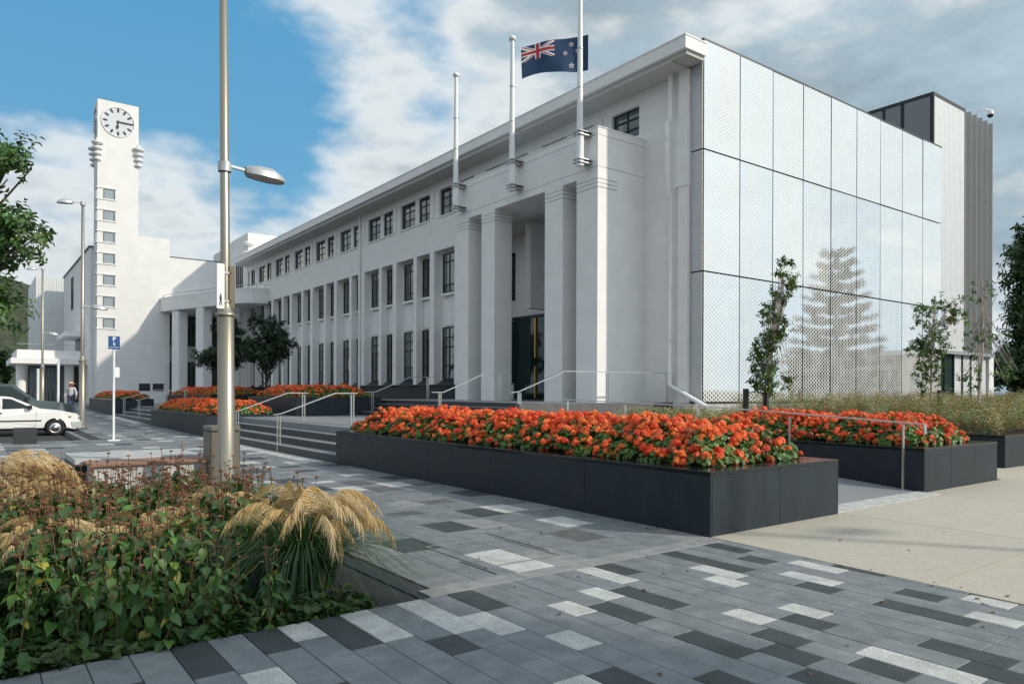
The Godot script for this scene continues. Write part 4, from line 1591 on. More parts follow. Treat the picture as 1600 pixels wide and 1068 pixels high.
# ---------- cars
func car(called: String, label: String, at: Vector3, body: Array, glass: Array, shield: Array, wheel_x: Array, wr: float, half: float, paint: Material, lower: Material) -> Node3D:
	var b := thing(called, label, "car", at, "cars parked along the kerb")
	# outline in (x, y) from the sill at the back, over the roof, to the nose, with wheel arches cut below
	var outline := PackedVector2Array(body)
	for wx in wheel_x:
		for k in 13:
			var a := PI * k / 12.0
			outline.append(Vector2(wx + cos(a) * (wr + 0.05), maxf(0.2, wr + sin(a) * (wr + 0.05))))
	var wide := func(p: Vector2) -> float:
		var w := half
		if p.y > 0.86: w -= (p.y - 0.86) * 0.32
		if p.y < 0.4: w -= (0.4 - p.y) * 0.15
		w -= 0.09 * smoothstep(0.35, 0.95, p.x) + 0.07 * smoothstep(-2.4, -3.3, p.x)
		return w
	var st := S()
	var ids := Geometry2D.triangulate_polygon(outline)
	for s in [1.0, -1.0]:
		for i in range(0, ids.size(), 3):
			var q := [outline[ids[i]], outline[ids[i + 1]], outline[ids[i + 2]]]
			if ((q[1] - q[0]).cross(q[2] - q[0]) > 0) == (s > 0):
				q = [q[0], q[2], q[1]]
			tri(st, Vector3(q[0].x, q[0].y, s * wide.call(q[0])), Vector3(q[1].x, q[1].y, s * wide.call(q[1])), Vector3(q[2].x, q[2].y, s * wide.call(q[2])))
	st.set_smooth_group(-1)
	for i in outline.size():
		var p := outline[i]; var q := outline[(i + 1) % outline.size()]
		quad(st, Vector3(p.x, p.y, wide.call(p)), Vector3(p.x, p.y, -wide.call(p)), Vector3(q.x, q.y, -wide.call(q)), Vector3(q.x, q.y, wide.call(q)))
	done(st, "body", paint, b)
	for s in [1.0, -1.0]:
		for pane in glass:
			st = S()
			var pp := PackedVector2Array(pane)
			var ii := Geometry2D.triangulate_polygon(pp)
			for i in range(0, ii.size(), 3):
				var q := [pp[ii[i]], pp[ii[i + 1]], pp[ii[i + 2]]]
				if ((q[1] - q[0]).cross(q[2] - q[0]) > 0) == (s > 0): q = [q[0], q[2], q[1]]
				tri(st, Vector3(q[0].x, q[0].y, s * (wide.call(q[0]) + 0.004)), Vector3(q[1].x, q[1].y, s * (wide.call(q[1]) + 0.004)), Vector3(q[2].x, q[2].y, s * (wide.call(q[2]) + 0.004)))
			done(st, "side_window", M.car_glass, b)
	st = S()
	var n := (shield[1] - shield[0] as Vector2).normalized()
	var off := Vector2(absf(n.y), absf(n.x)) * 0.006
	var a0: Vector2 = shield[0].lerp(shield[1], 0.06) + off
	var a1: Vector2 = shield[0].lerp(shield[1], 0.94) + off
	quad(st, Vector3(a0.x, a0.y, wide.call(a0) - 0.08), Vector3(a1.x, a1.y, wide.call(a1) - 0.06), Vector3(a1.x, a1.y, -wide.call(a1) + 0.06), Vector3(a0.x, a0.y, -wide.call(a0) + 0.08))
	done(st, "windscreen", M.car_glass, b)
	for wx in wheel_x:
		for s in [1.0, -1.0]:
			var w := Node3D.new()
			w.name = "wheel"
			b.add_child(w, true)
			w.position = Vector3(wx, wr, s * (half - 0.1))
			w.rotation.x = PI / 2 * s
			st = S()
			lathe(st, [Vector2(wr * 0.62, 0.085), Vector2(wr * 0.66, 0.1), Vector2(wr * 0.93, 0.09), Vector2(wr, 0.06), Vector2(wr, -0.08)], Vector3.ZERO, 28)
			done(st, "tyre", M.rubber, w)
			st = S()
			lathe(st, [Vector2(0.0, 0.1), Vector2(wr * 0.16, 0.1), Vector2(wr * 0.2, 0.075), Vector2(wr * 0.5, 0.09), Vector2(wr * 0.56, 0.06), Vector2(wr * 0.63, 0.09)].map(func(v): return v) if false else [Vector2(wr * 0.63, 0.09), Vector2(wr * 0.56, 0.06), Vector2(wr * 0.5, 0.09), Vector2(wr * 0.2, 0.075), Vector2(wr * 0.16, 0.1), Vector2(0.0, 0.1)], Vector3.ZERO, 28)
			done(st, "hubcap", M.steel, w)
			st = S()
			for k in 10:
				var a := TAU * k / 10.0
				box(st, Vector3(wr * 0.28, 0.078, -0.012), Vector3(wr * 0.44, 0.096, 0.012), 0.0, Transform3D(Basis(Vector3.UP, a), Vector3.ZERO))
			done(st, "hub_slots", M.black_plastic, w)
	# trim along the flank, bumper, lamps, mirror, handle
	var hw: float = half
	st = S()
	for s in [1.0, -1.0]:
		box(st, Vector3(-3.0, 0.52, s * hw - 0.012), Vector3(-0.42, 0.565, s * hw + 0.012))
	done(st, "side_moulding", lower if lower == M.black_plastic else M.black_plastic, b)
	var nose: Vector2 = body[body.size() - 2]
	st = S()
	var nw: float = wide.call(Vector2(nose.x, 0.5))
	box(st, Vector3(nose.x - 0.42, 0.26, -nw - 0.03), Vector3(nose.x + 0.05, 0.52, nw + 0.03), 0.05)
	done(st, "front_bumper", lower, b)
	for s in [1.0, -1.0]:
		st = S()
		box(st, Vector3(nose.x - 0.12, 0.56, s * (nw - 0.34)), Vector3(nose.x + 0.012, 0.69, s * (nw + 0.008)), 0.01)
		done(st, "headlight", M.chrome, b)
		st = S()
		box(st, Vector3(0.42, 0.66, s * (hw + 0.006)), Vector3(0.5, 0.70, s * (hw - 0.03)))
		done(st, "indicator", M.amber, b)
		st = S()
		box(st, Vector3(shield[0].x - 0.38, shield[0].y + 0.0, s * (hw + 0.14)), Vector3(shield[0].x - 0.25, shield[0].y + 0.13, s * (hw - 0.03)), 0.02)
		done(st, "mirror", M.black_plastic, b)
		st = S()
		box(st, Vector3(-1.75, 0.80, s * (hw + 0.02)), Vector3(-1.57, 0.84, s * (hw - 0.02)))
		done(st, "handle", M.black_plastic, b)
		st = S()
		bar(st, Vector3(-0.62, 0.26, s * (hw + 0.0015)), Vector3(-0.56, 0.88, s * (hw + 0.0015)), 0.008, 0.004)
		done(st, "door_gap", M.black_plastic, b)
	return b

func build_cars() -> void:
	var hatch := [Vector2(-3.15, 0.28), Vector2(-3.18, 0.62), Vector2(-3.05, 0.98), Vector2(-2.72, 1.33), Vector2(-2.45, 1.39), Vector2(-1.5, 1.4), Vector2(-1.28, 1.37), Vector2(-0.45, 0.96), Vector2(0.2, 0.885), Vector2(0.66, 0.78), Vector2(0.76, 0.68), Vector2(0.78, 0.30), Vector2(0.6, 0.22)]
	car("white_hatchback", "old white hatchback with grey bumper and silver hubcaps parked at the kerb", Vector3(2.46, rise(-31) - 0.15, -31.45), hatch, [[Vector2(-2.35, 1.30), Vector2(-1.62, 1.33), Vector2(-1.62, 0.98), Vector2(-2.45, 1.0)], [Vector2(-1.55, 1.33), Vector2(-1.3, 1.31), Vector2(-0.68, 0.99), Vector2(-1.55, 0.97)]], [Vector2(-0.45, 0.96), Vector2(-1.28, 1.37)], [0.0, -2.42], 0.29, 0.81, M.car_white, M.bumper_grey)
	var wagon := [Vector2(-3.6, 0.4), Vector2(-3.65, 0.8), Vector2(-3.55, 1.2), Vector2(-3.4, 1.75), Vector2(-3.1, 1.82), Vector2(-1.6, 1.84), Vector2(-1.35, 1.8), Vector2(-0.62, 1.2), Vector2(0.2, 1.12), Vector2(0.62, 1.02), Vector2(0.72, 0.9), Vector2(0.75, 0.42), Vector2(0.55, 0.34)]
	car("green_wagon", "dark green four-wheel-drive wagon parked beyond the white hatchback", Vector3(2.75, rise(-34) - 0.15, -35.1), wagon, [[Vector2(-3.3, 1.70), Vector2(-2.5, 1.74), Vector2(-2.5, 1.24), Vector2(-3.4, 1.24)], [Vector2(-2.42, 1.74), Vector2(-1.45, 1.74), Vector2(-0.85, 1.25), Vector2(-2.42, 1.22)]], [Vector2(-0.62, 1.2), Vector2(-1.35, 1.8)], [0.0, -2.6], 0.36, 0.88, M.car_green, M.car_green)

# ---------- person
func blob(bones: Array, cell: float, lo: Vector3, hi: Vector3, k := 0.03) -> ArrayMesh:
	# surface nets over the smooth union of tapered capsules [a, b, ra, rb]
	var n := Vector3i(((hi - lo) / cell).ceil()) + Vector3i.ONE
	var f := PackedFloat32Array()
	f.resize(n.x * n.y * n.z)
	f.fill(1.0)
	var near := cell * 3.0
	for z in n.z:
		for y in n.y:
			for x in n.x:
				var p := lo + Vector3(x, y, z) * cell
				var d := 1.0
				for b in bones:
					var pa: Vector3 = p - b[0]
					var ba: Vector3 = b[1] - b[0]
					var t := clampf(pa.dot(ba) / maxf(ba.length_squared(), 1e-6), 0.0, 1.0)
					var e := (pa - ba * t).length() - lerpf(b[2], b[3], t)
					var hh := clampf(0.5 + 0.5 * (d - e) / k, 0.0, 1.0)
					d = lerpf(d, e, hh) - k * hh * (1.0 - hh)
				f[(z * n.y + y) * n.x + x] = d
	var ids := {}
	var st := SurfaceTool.new()
	st.begin(Mesh.PRIMITIVE_TRIANGLES)
	st.set_smooth_group(0)
	var at := func(x: int, y: int, z: int) -> float: return f[(z * n.y + y) * n.x + x]
	var pts := {}
	for z in n.z - 1:
		for y in n.y - 1:
			for x in n.x - 1:
				var sum := Vector3.ZERO
				var c := 0
				var v := []
				for i in 8: v.append(at.call(x + (i & 1), y + ((i >> 1) & 1), z + (i >> 2)))
				for e in [[0, 1], [2, 3], [4, 5], [6, 7], [0, 2], [1, 3], [4, 6], [5, 7], [0, 4], [1, 5], [2, 6], [3, 7]]:
					var a: float = v[e[0]]; var b: float = v[e[1]]
					if (a < 0) != (b < 0):
						var t := a / (a - b)
						var p0 := Vector3(e[0] & 1, (e[0] >> 1) & 1, e[0] >> 2)
						var p1 := Vector3(e[1] & 1, (e[1] >> 1) & 1, e[1] >> 2)
						sum += p0.lerp(p1, t)
						c += 1
				if c: pts[Vector3i(x, y, z)] = lo + (Vector3(x, y, z) + sum / c) * cell
	for key in pts:
		var x: int = key.x; var y: int = key.y; var z: int = key.z
		var s0: bool = at.call(x, y, z) < 0
		for ax in 3:
			var o: Vector3i = [Vector3i(1, 0, 0), Vector3i(0, 1, 0), Vector3i(0, 0, 1)][ax]
			var u: Vector3i = [Vector3i(0, 1, 0), Vector3i(0, 0, 1), Vector3i(1, 0, 0)][ax]
			var w: Vector3i = [Vector3i(0, 0, 1), Vector3i(1, 0, 0), Vector3i(0, 1, 0)][ax]
			var s1: bool = at.call(x + o.x, y + o.y, z + o.z) < 0
			if s0 == s1: continue
			var q := [key, key - u, key - u - w, key - w]
			if not (pts.has(q[1]) and pts.has(q[2]) and pts.has(q[3])): continue
			var r := [pts[q[0]], pts[q[1]], pts[q[2]], pts[q[3]]]
			if s0: r.reverse()
			st.add_vertex(r[0]); st.add_vertex(r[1]); st.add_vertex(r[2])
			st.add_vertex(r[0]); st.add_vertex(r[2]); st.add_vertex(r[3])
	st.generate_normals()
	return st.commit()

func build_person() -> void:
	var b := thing("person", "person in a straw hat, pale shirt and dark jeans walking along the pavement", "person", Vector3(4.7, rise(-48.9), -48.9))
	b.rotation.y = deg_to_rad(-25)
	var V := func(x: float, y: float, z: float) -> Vector3: return Vector3(x, y, z)
	var legs := [[V.call(-0.09, 0.92, 0), V.call(-0.1, 0.5, 0.10), 0.085, 0.058], [V.call(-0.1, 0.5, 0.10), V.call(-0.1, 0.09, 0.12), 0.055, 0.036], [V.call(0.09, 0.92, 0), V.call(0.1, 0.5, 0.02), 0.085, 0.058], [V.call(0.1, 0.5, 0.02), V.call(0.1, 0.10, -0.22), 0.055, 0.036]]
	var feet := [[V.call(-0.1, 0.045, 0.1), V.call(-0.11, 0.03, 0.28), 0.042, 0.03], [V.call(0.1, 0.07, -0.24), V.call(0.11, 0.03, -0.09), 0.042, 0.03]]
	var trunk := [[V.call(-0.06, 0.95, 0), V.call(0.06, 0.95, 0), 0.115, 0.115], [V.call(0, 0.95, 0), V.call(0, 1.32, 0.01), 0.115, 0.13], [V.call(-0.11, 1.36, 0), V.call(0.11, 1.36, 0), 0.075, 0.075], [V.call(0, 1.38, 0), V.call(0, 1.5, 0.02), 0.055, 0.05]]
	var arms := [[V.call(-0.17, 1.37, 0), V.call(-0.27, 1.13, -0.04), 0.052, 0.04], [V.call(-0.27, 1.13, -0.04), V.call(-0.33, 0.93, 0.06), 0.038, 0.027], [V.call(0.17, 1.37, 0), V.call(0.26, 1.13, -0.02), 0.052, 0.04], [V.call(0.26, 1.13, -0.02), V.call(0.28, 0.92, 0.08), 0.038, 0.027]]
	var head := [[V.call(0, 1.575, 0.03), V.call(0, 1.62, 0.02), 0.082, 0.092], [V.call(0, 1.53, 0.06), V.call(0, 1.54, 0.065), 0.045, 0.045], [V.call(0, 1.585, 0.115), V.call(0, 1.56, 0.13), 0.012, 0.016], [V.call(-0.088, 1.59, 0.02), V.call(-0.09, 1.57, 0.02), 0.014, 0.012], [V.call(0.088, 1.59, 0.02), V.call(0.09, 1.57, 0.02), 0.014, 0.012]]
	var hands := []
	for s in [-1.0, 1.0]:
		var wr: Vector3 = arms[1][1] if s < 0 else arms[3][1]
		var down := Vector3(0.02 * s, -1, 0.25).normalized()
		var palm := wr + down * 0.08
		hands.append([wr, palm, 0.026, 0.03])
		for k in 4:
			var root := palm + Vector3(0, 0, (k - 1.5) * 0.02)
			var mid: Vector3 = root + down * float([0.035, 0.042, 0.04, 0.03][k])
			hands.append([root, mid, 0.011, 0.0095])
			hands.append([mid, mid + (down + Vector3(-s * 0.5, 0, 0)).normalized() * 0.03, 0.0095, 0.008])
		hands.append([wr + down * 0.03, wr + down * 0.06 + Vector3(0, 0, 0.04), 0.012, 0.011])
		hands.append([wr + down * 0.06 + Vector3(0, 0, 0.04), wr + down * 0.095 + Vector3(-s * 0.01, 0, 0.045), 0.011, 0.009])
	var all: Array = legs + feet + trunk + arms + head + hands
	inst(blob(all, 0.03, Vector3(-0.45, -0.06, -0.36), Vector3(0.42, 1.8, 0.36)), "body", M.skin, b)
	var fat := func(bones: Array, g: float) -> Array: return bones.map(func(e): return [e[0], e[1], e[2] + g, e[3] + g])
	var cuts: Array = [trunk[1], trunk[2], arms[0], arms[1], arms[2], arms[3]].map(func(e): return e.duplicate())
	cuts[3][1] = cuts[3][0].lerp(cuts[3][1], 0.85)
	cuts[5][1] = cuts[5][0].lerp(cuts[5][1], 0.85)
	inst(blob(fat.call(cuts, 0.022), 0.03, Vector3(-0.45, 0.7, -0.3), Vector3(0.42, 1.56, 0.36)), "shirt", M.shirt, b)
	inst(blob(fat.call(legs + [trunk[0]], 0.02), 0.03, Vector3(-0.3, 0.0, -0.4), Vector3(0.3, 1.15, 0.36)), "trousers", M.jeans, b)
	inst(blob(fat.call(feet, 0.012), 0.025, Vector3(-0.25, -0.05, -0.4), Vector3(0.25, 0.2, 0.4)), "shoe", M.black_plastic, b)
	var st := S()
	lathe(st, [Vector2(0.23, 1.645), Vector2(0.2, 1.665), Vector2(0.105, 1.66), Vector2(0.098, 1.75), Vector2(0.05, 1.775), Vector2(0, 1.775)], Vector3(0, 0, 0.02), 20)
	lathe(st, [Vector2(0.1, 1.655), Vector2(0.23, 1.645)], Vector3(0, 0, 0.02), 20)
	done(st, "hat", M.hat, b)
	inst(blob([[Vector3(0, 1.6, -0.03), Vector3(0, 1.5, -0.06), 0.095, 0.07]], 0.02, Vector3(-0.15, 1.38, -0.2), Vector3(0.15, 1.74, 0.1)), "hair", M.hair, b)
	inst(blob([[Vector3(-0.07, 1.46, 0.05), Vector3(0.07, 1.46, 0.05), 0.05, 0.05]], 0.02, Vector3(-0.16, 1.36, -0.06), Vector3(0.16, 1.56, 0.15)), "scarf", M.scarf, b)
	for s in [-1.0, 1.0]:
		st = S()
		lathe(st, [Vector2(0, -0.008), Vector2(0.009, 0.0), Vector2(0, 0.008)], Vector3(0.033 * s, 1.6, 0.108), 8)
		done(st, "eye", M.hair, b)
	st = S()
	box(st, Vector3(-0.02, 1.532, 0.1), Vector3(0.02, 1.54, 0.112))
	done(st, "mouth", M.scarf, b)
	var bag := thing("shoulder_bag", "dark shoulder bag hanging at the side of the walking person", "bag", b.position)
	bag.rotation.y = b.rotation.y
	st = S()
	box(st, Vector3(0.2, 0.72, -0.12), Vector3(0.3, 0.98, 0.14), 0.02)
	done(st, "pouch", M.jeans, bag)
	st = S()
	tube(st, [Vector3(0.25, 0.97, 0.1), Vector3(0.19, 1.25, 0.12), Vector3(0.15, 1.47, 0.0), Vector3(0.2, 1.25, -0.12), Vector3(0.25, 0.97, -0.1)], [0.014], 6)
	done(st, "strap", M.jeans, bag)

# ---------- foliage
func add_leaf(st: SurfaceTool, root: Vector3, dir: Vector3, normal: Vector3, l: float, w: float, col: Color, fold := 0.25, droop := 0.15) -> void:
	var side := dir.cross(normal).normalized()
	var n := side.cross(dir).normalized()
	st.set_color(col)
	var m1 := root + dir * l * 0.38 + n * l * 0.02
	var tip := root + dir * l - n * l * droop
	var up := n * w * fold
	var a := root
	var b := m1 + side * w * 0.5 + up
	var c := m1 - side * w * 0.5 + up
	var m2 := root + dir * l * 0.72 - n * l * droop * 0.4
	var d := m2 + side * w * 0.36 + up * 0.7
	var e := m2 - side * w * 0.36 + up * 0.7
	for t in [[a, b, m1], [m1, b, d], [m1, d, m2], [m2, d, tip], [a, m1, c], [m1, e, c], [m1, m2, e], [m2, tip, e]]:
		tri(st, t[0], t[1], t[2])

func green(r: RandomNumberGenerator, base: Color, vary := 0.35) -> Color:
	var k := 1.0 + r.randf_range(-vary, vary)
	var y := r.randf_range(-0.15, 0.25)
	return Color(base.r * k * (1.0 + y), base.g * k, base.b * k * (1.0 - y * 0.5))

func sprig(sd: int, n: int, l: float, w: float, reach: float, base: Color) -> ArrayMesh:
	var r := RandomNumberGenerator.new()
	r.seed = sd
	var st := S()
	st.set_smooth_group(0)
	for i in n:
		var t := float(i) / n
		var a := i * 2.4 + r.randf()
		var root := Vector3(0, t * reach, 0)
		var dir := Vector3(cos(a), r.randf_range(-0.1, 0.8), sin(a)).normalized()
		var nor := (Vector3.UP + Vector3(r.randf_range(-0.5, 0.5), 0, r.randf_range(-0.5, 0.5))).normalized()
		add_leaf(st, root, dir, nor, l * r.randf_range(0.7, 1.2), w * r.randf_range(0.8, 1.1), green(r, base, 0.25))
	return mesh_of(st)

func turned(r: RandomNumberGenerator, at: Vector3, up: Vector3, s: float) -> Transform3D:
	var y := up.normalized()
	var x := y.cross(Vector3(r.randf_range(-1, 1), r.randf_range(-1, 1), r.randf_range(-1, 1))).normalized()
	if x.length() < 0.5: x = Vector3.RIGHT
	var z := x.cross(y)
	return Transform3D(Basis(x * s, y * s, z * s), at)

func tree(called: String, label: String, base: Vector3, trunk_top: Vector3, tr: float, blobs: Array, count: int, mesh: ArrayMesh, size: float, leaf: Material, bark: Material, sd: int, group := "", gap := 0.05) -> Node3D:
	var r := RandomNumberGenerator.new()
	r.seed = sd
	var b := thing(called, label, "tree", base, group)
	var st := S()
	var top := trunk_top - base
	var bow := Vector3(r.randf_range(-0.06, 0.06), 0, r.randf_range(-0.06, 0.06)) * top.length() * 0.4
	tube(st, [Vector3(0, -0.1, 0), top * 0.15 + bow * 0.3, top * 0.5 + bow, top], [tr * 1.35, tr, tr * 0.8, tr * 0.5], 10)
	done(st, "trunk", bark, b)
	var xf := []
	var cols := []
	var n := FastNoiseLite.new()
	n.seed = sd
	n.frequency = 1.4 / maxf(0.3, blobs[0][1].x)
	# each clump of foliage is a core with smaller boughs standing out of it
	var lobes := []
	for e in blobs:
		lobes.append([e[0], e[1] * 0.82])
		for k in 6:
			var d := Vector3(r.randfn(), r.randfn() * 0.7, r.randfn()).normalized()
			lobes.append([e[0] + d * e[1] * r.randf_range(0.7, 1.0), e[1] * r.randf_range(0.28, 0.48)])
	blobs = lobes
	var total := 0.0
	for e in blobs: total += e[1].x * e[1].y * e[1].z
	for e in blobs:
		var c: Vector3 = e[0] - base
		var rad: Vector3 = e[1]
		# limbs into each clump
		var fork := top * r.randf_range(0.45, 0.8) + bow * 0.6
		for k in (3 if rad.x > 0.6 * blobs[0][1].x else 1):
			var end := c + Vector3(r.randf_range(-0.6, 0.6), r.randf_range(-0.2, 0.6), r.randf_range(-0.6, 0.6)) * rad
			st = S()
			var mid := fork.lerp(end, 0.5) + Vector3(0, 0.06 * end.distance_to(fork), 0)
			tube(st, [fork, mid, end], [tr * 0.42, tr * 0.26, tr * 0.08], 6)
			done(st, "limb", bark, b)
		var m := int(count * rad.x * rad.y * rad.z / total)
		var i := 0
		var tries := 0
		while i < m and tries < m * 4:
			tries += 1
			var d := Vector3(r.randfn(), r.randfn(), r.randfn()).normalized()
			var q := pow(r.randf(), 0.42) * r.randf_range(0.86, 1.1)
			var p := c + d * rad * q
			if n.get_noise_3dv(p) < gap - 0.12 * (1.0 - q): continue
			xf.append(turned(r, p, d + Vector3(0, 0.5, 0) + Vector3(r.randf_range(-0.8, 0.8), r.randf_range(-0.6, 0.6), r.randf_range(-0.8, 0.8)), size * r.randf_range(0.7, 1.25)))
			var k := r.randf_range(0.7, 1.25)
			cols.append(Color(k * r.randf_range(0.85, 1.25), k, k * r.randf_range(0.7, 1.1)))
			i += 1
	multi(mesh, xf, cols, "crown", leaf, b).set_meta("kind", "stuff")
	return b

func build_trees() -> void:
	var g1 := sprig(1, 9, 0.13, 0.062, 0.22, Color(0.062, 0.135, 0.036))
	var g2 := sprig(2, 10, 0.10, 0.045, 0.18, Color(0.020, 0.050, 0.022))
	var g3 := sprig(3, 8, 0.065, 0.045, 0.14, Color(0.075, 0.145, 0.035))
	var g4 := sprig(4, 12, 0.30, 0.16, 0.5, Color(0.04, 0.088, 0.026))
	var up := func(x: float, y: float, z: float) -> Vector3: return Vector3(x, y, z)
	tree("street_tree", "leafy green tree reaching in over the parked cars from the left edge", Vector3(-0.7, 0, -15.4), Vector3(-0.5, 4.6, -15.2), 0.11, [[Vector3(0.54, 5.35, -14.55), Vector3(0.42, 0.36, 0.42)], [Vector3(0.64, 4.05, -14.4), Vector3(0.55, 0.5, 0.55)], [Vector3(0.34, 2.75, -14.7), Vector3(0.45, 0.42, 0.45)], [Vector3(-0.15, 3.9, -15.1), Vector3(0.8, 0.85, 0.8)], [Vector3(-0.3, 5.4, -15.1), Vector3(0.7, 0.7, 0.7)], [Vector3(-1.2, 4.6, -15.9), Vector3(0.95, 1.3, 0.95)]], 1500, g1, 1.0, M.leaf, M.bark, 41, "", 0.0)
	tree("small_tree", "small dark leafy tree on the terrace before the window fins", Vector3(11.1, 0.64, -34.1), Vector3(11.15, 3.0, -34.1), 0.05, [[Vector3(11.1, 3.3, -34.1), Vector3(0.85, 0.75, 0.85)], [Vector3(11.25, 4.3, -34.0), Vector3(0.8, 0.85, 0.8)], [Vector3(11.85, 3.75, -33.6), Vector3(0.55, 0.5, 0.55)], [Vector3(10.55, 3.6, -34.5), Vector3(0.5, 0.5, 0.5)]], 900, g2, 1.35, M.leaf_dark, M.bark, 42, "small trees on the terrace", 0.0)
	tree("small_tree", "small dark leafy tree on the terrace, partly hidden behind the near lamp post", Vector3(10.1, 0.64, -38.6), Vector3(10.4, 3.0, -38.6), 0.05, [[Vector3(10.35, 3.2, -38.4), Vector3(0.95, 0.75, 0.9)], [Vector3(10.55, 4.5, -38.3), Vector3(0.8, 0.9, 0.8)], [Vector3(9.55, 3.1, -38.9), Vector3(0.6, 0.5, 0.6)], [Vector3(11.2, 3.6, -37.9), Vector3(0.6, 0.6, 0.6)]], 1000, g2, 1.35, M.leaf_dark, M.bark, 43, "small trees on the terrace", 0.0)
	# saplings before the glass
	var airy := []
	for k in 9:
		var t := k / 8.0
		airy.append([Vector3(13.5 + 0.55 * t + 0.12 * sin(k * 2.1), 1.7 + 2.45 * t, -9.25 + 0.25 * t + 0.12 * cos(k * 1.7)), Vector3(0.24, 0.30, 0.24) * (1.0 - 0.25 * t)])
	airy.append([Vector3(14.0, 1.75, -8.95), Vector3(0.13, 0.2, 0.13)])
	tree("sapling", "slender staked sapling leaning before the middle of the glass wing", Vector3(13.45, 0.62, -9.3), Vector3(14.0, 4.1, -9.0), 0.022, airy, 620, g3, 0.9, M.leaf, M.bark_pale, 44, "saplings before the glass wing", -0.02)
	tree("sapling", "thin sparse sapling standing where the glass meets the ribbed metal block", Vector3(21.2, 0.6, -9.1), Vector3(21.3, 4.2, -9.05), 0.03, [[Vector3(21.0, 1.9, -9.1), Vector3(0.35, 0.5, 0.35)], [Vector3(21.25, 2.9, -9.1), Vector3(0.5, 0.6, 0.5)], [Vector3(21.0, 3.7, -9.2), Vector3(0.35, 0.4, 0.35)], [Vector3(21.7, 3.8, -8.8), Vector3(0.4, 0.4, 0.4)]], 330, g3, 1.15, M.leaf, M.bark_pale, 45, "saplings before the glass wing", 0.02)
	tree("sapling", "nearly bare pink-stemmed sapling before the bronze fins", Vector3(22.2, 0.6, -8.35), Vector3(22.4, 4.7, -8.3), 0.04, [[Vector3(22.0, 1.9, -8.4), Vector3(0.4, 0.4, 0.4)], [Vector3(22.4, 3.0, -8.3), Vector3(0.5, 0.7, 0.5)], [Vector3(22.3, 4.3, -8.3), Vector3(0.45, 0.4, 0.45)], [Vector3(23.0, 2.0, -7.9), Vector3(0.35, 0.5, 0.35)]], 110, g3, 1.15, M.leaf, M.bark_pale, 46, "saplings before the glass wing", 0.02)
	for e in [[13.45, -9.3], [21.2, -9.1]]:
		for s in [-1.0, 1.0]:
			var p := Vector3(e[0] + s * 0.16, 0.6, e[1] + s * 0.14)
			var t := thing("tree_stake", "black tree stake %s the sapling %s" % ["to the left of" if s < 0 else "to the right of", "before the middle of the glass" if e[0] < 15 else "beside the ribbed metal block"], "stake", p, "black tree stakes")
			var st := S()
			box(st, Vector3(-0.045, 0, -0.045), Vector3(0.045, 1.0, 0.045), 0.006)
			done(st, "stake_post", M.black_plastic, t)
			st = S()
			tube(st, [Vector3(0, 0.9, 0), Vector3(-s * 0.08, 0.92, -s * 0.07), Vector3(-s * 0.15, 0.93, -s * 0.13)], [0.012], 5)
			done(st, "tie", M.black_plastic, t)
	# large trees at the edges of the place
	tree("broad_tree", "dense dark green tree beyond the bronze fins at the right edge", Vector3(57.0, 0, -17.0), Vector3(56.8, 7.0, -17.0), 0.4, [[Vector3(57.0, 6.4, -17.0), Vector3(3.0, 3.0, 3.0)], [Vector3(56.4, 9.6, -17.2), Vector3(2.6, 2.4, 2.6)], [Vector3(57.8, 12.2, -16.6), Vector3(2.8, 2.2, 2.8)], [Vector3(56.3, 3.2, -17.6), Vector3(2.6, 2.6, 2.6)], [Vector3(58.8, 3.6, -15.5), Vector3(3.2, 3.2, 3.2)], [Vector3(59.5, 8.5, -15.5), Vector3(3.2, 3.4, 3.2)]], 7000, g4, 1.05, M.leaf, M.bark, 47, "trees round the forecourt", -0.25)
	tree("broad_tree", "dark green bush-like tree behind the side entrance at the left edge", Vector3(0.5, 0.4, -86.0), Vector3(0.5, 4.0, -86.0), 0.25, [[Vector3(0.5, 3.6, -86.0), Vector3(3.6, 2.6, 3.0)], [Vector3(-2.5, 5.0, -88.0), Vector3(3.0, 2.6, 3.0)]], 1300, g4, 1.3, M.leaf_dark, M.bark, 48, "trees round the forecourt", -0.02)
	# the tree whose shade lies over the near paving, behind the viewer
	tree("shade_tree", "broad tree behind the viewer that shades the near paving", Vector3(8.2, 0, 6.4), Vector3(8.0, 5.2, 5.8), 0.2, [[Vector3(7.9, 6.1, 6.5), Vector3(1.3, 1.0, 1.5)], [Vector3(6.9, 6.0, 5.3), Vector3(1.7, 1.1, 1.3)], [Vector3(4.9, 5.8, 4.6), Vector3(1.5, 1.0, 1.2)]], 2600, g1, 1.7, M.leaf, M.bark, 49, "trees round the forecourt", -0.1)
	lamp_post("bronze lamp post beyond the driveway whose shadow crosses the concrete", Vector3(12.0, 0, 2.9))
	# Norfolk pine and a low house across the street, mirrored in the glass
	var r := RandomNumberGenerator.new()
	r.seed = 9
	var pine := thing("norfolk_pine", "tall tiered pine across the street, mirrored in the glass wing", "tree", Vector3(57, 0, 4.2))
	var st := S()
	tube(st, [Vector3(0, 0, 0), Vector3(0, 6, 0), Vector3(0, 13.2, 0)], [0.3, 0.2, 0.03], 10)
	done(st, "trunk", M.bark, pine)
	var xf := []
	var cols := []
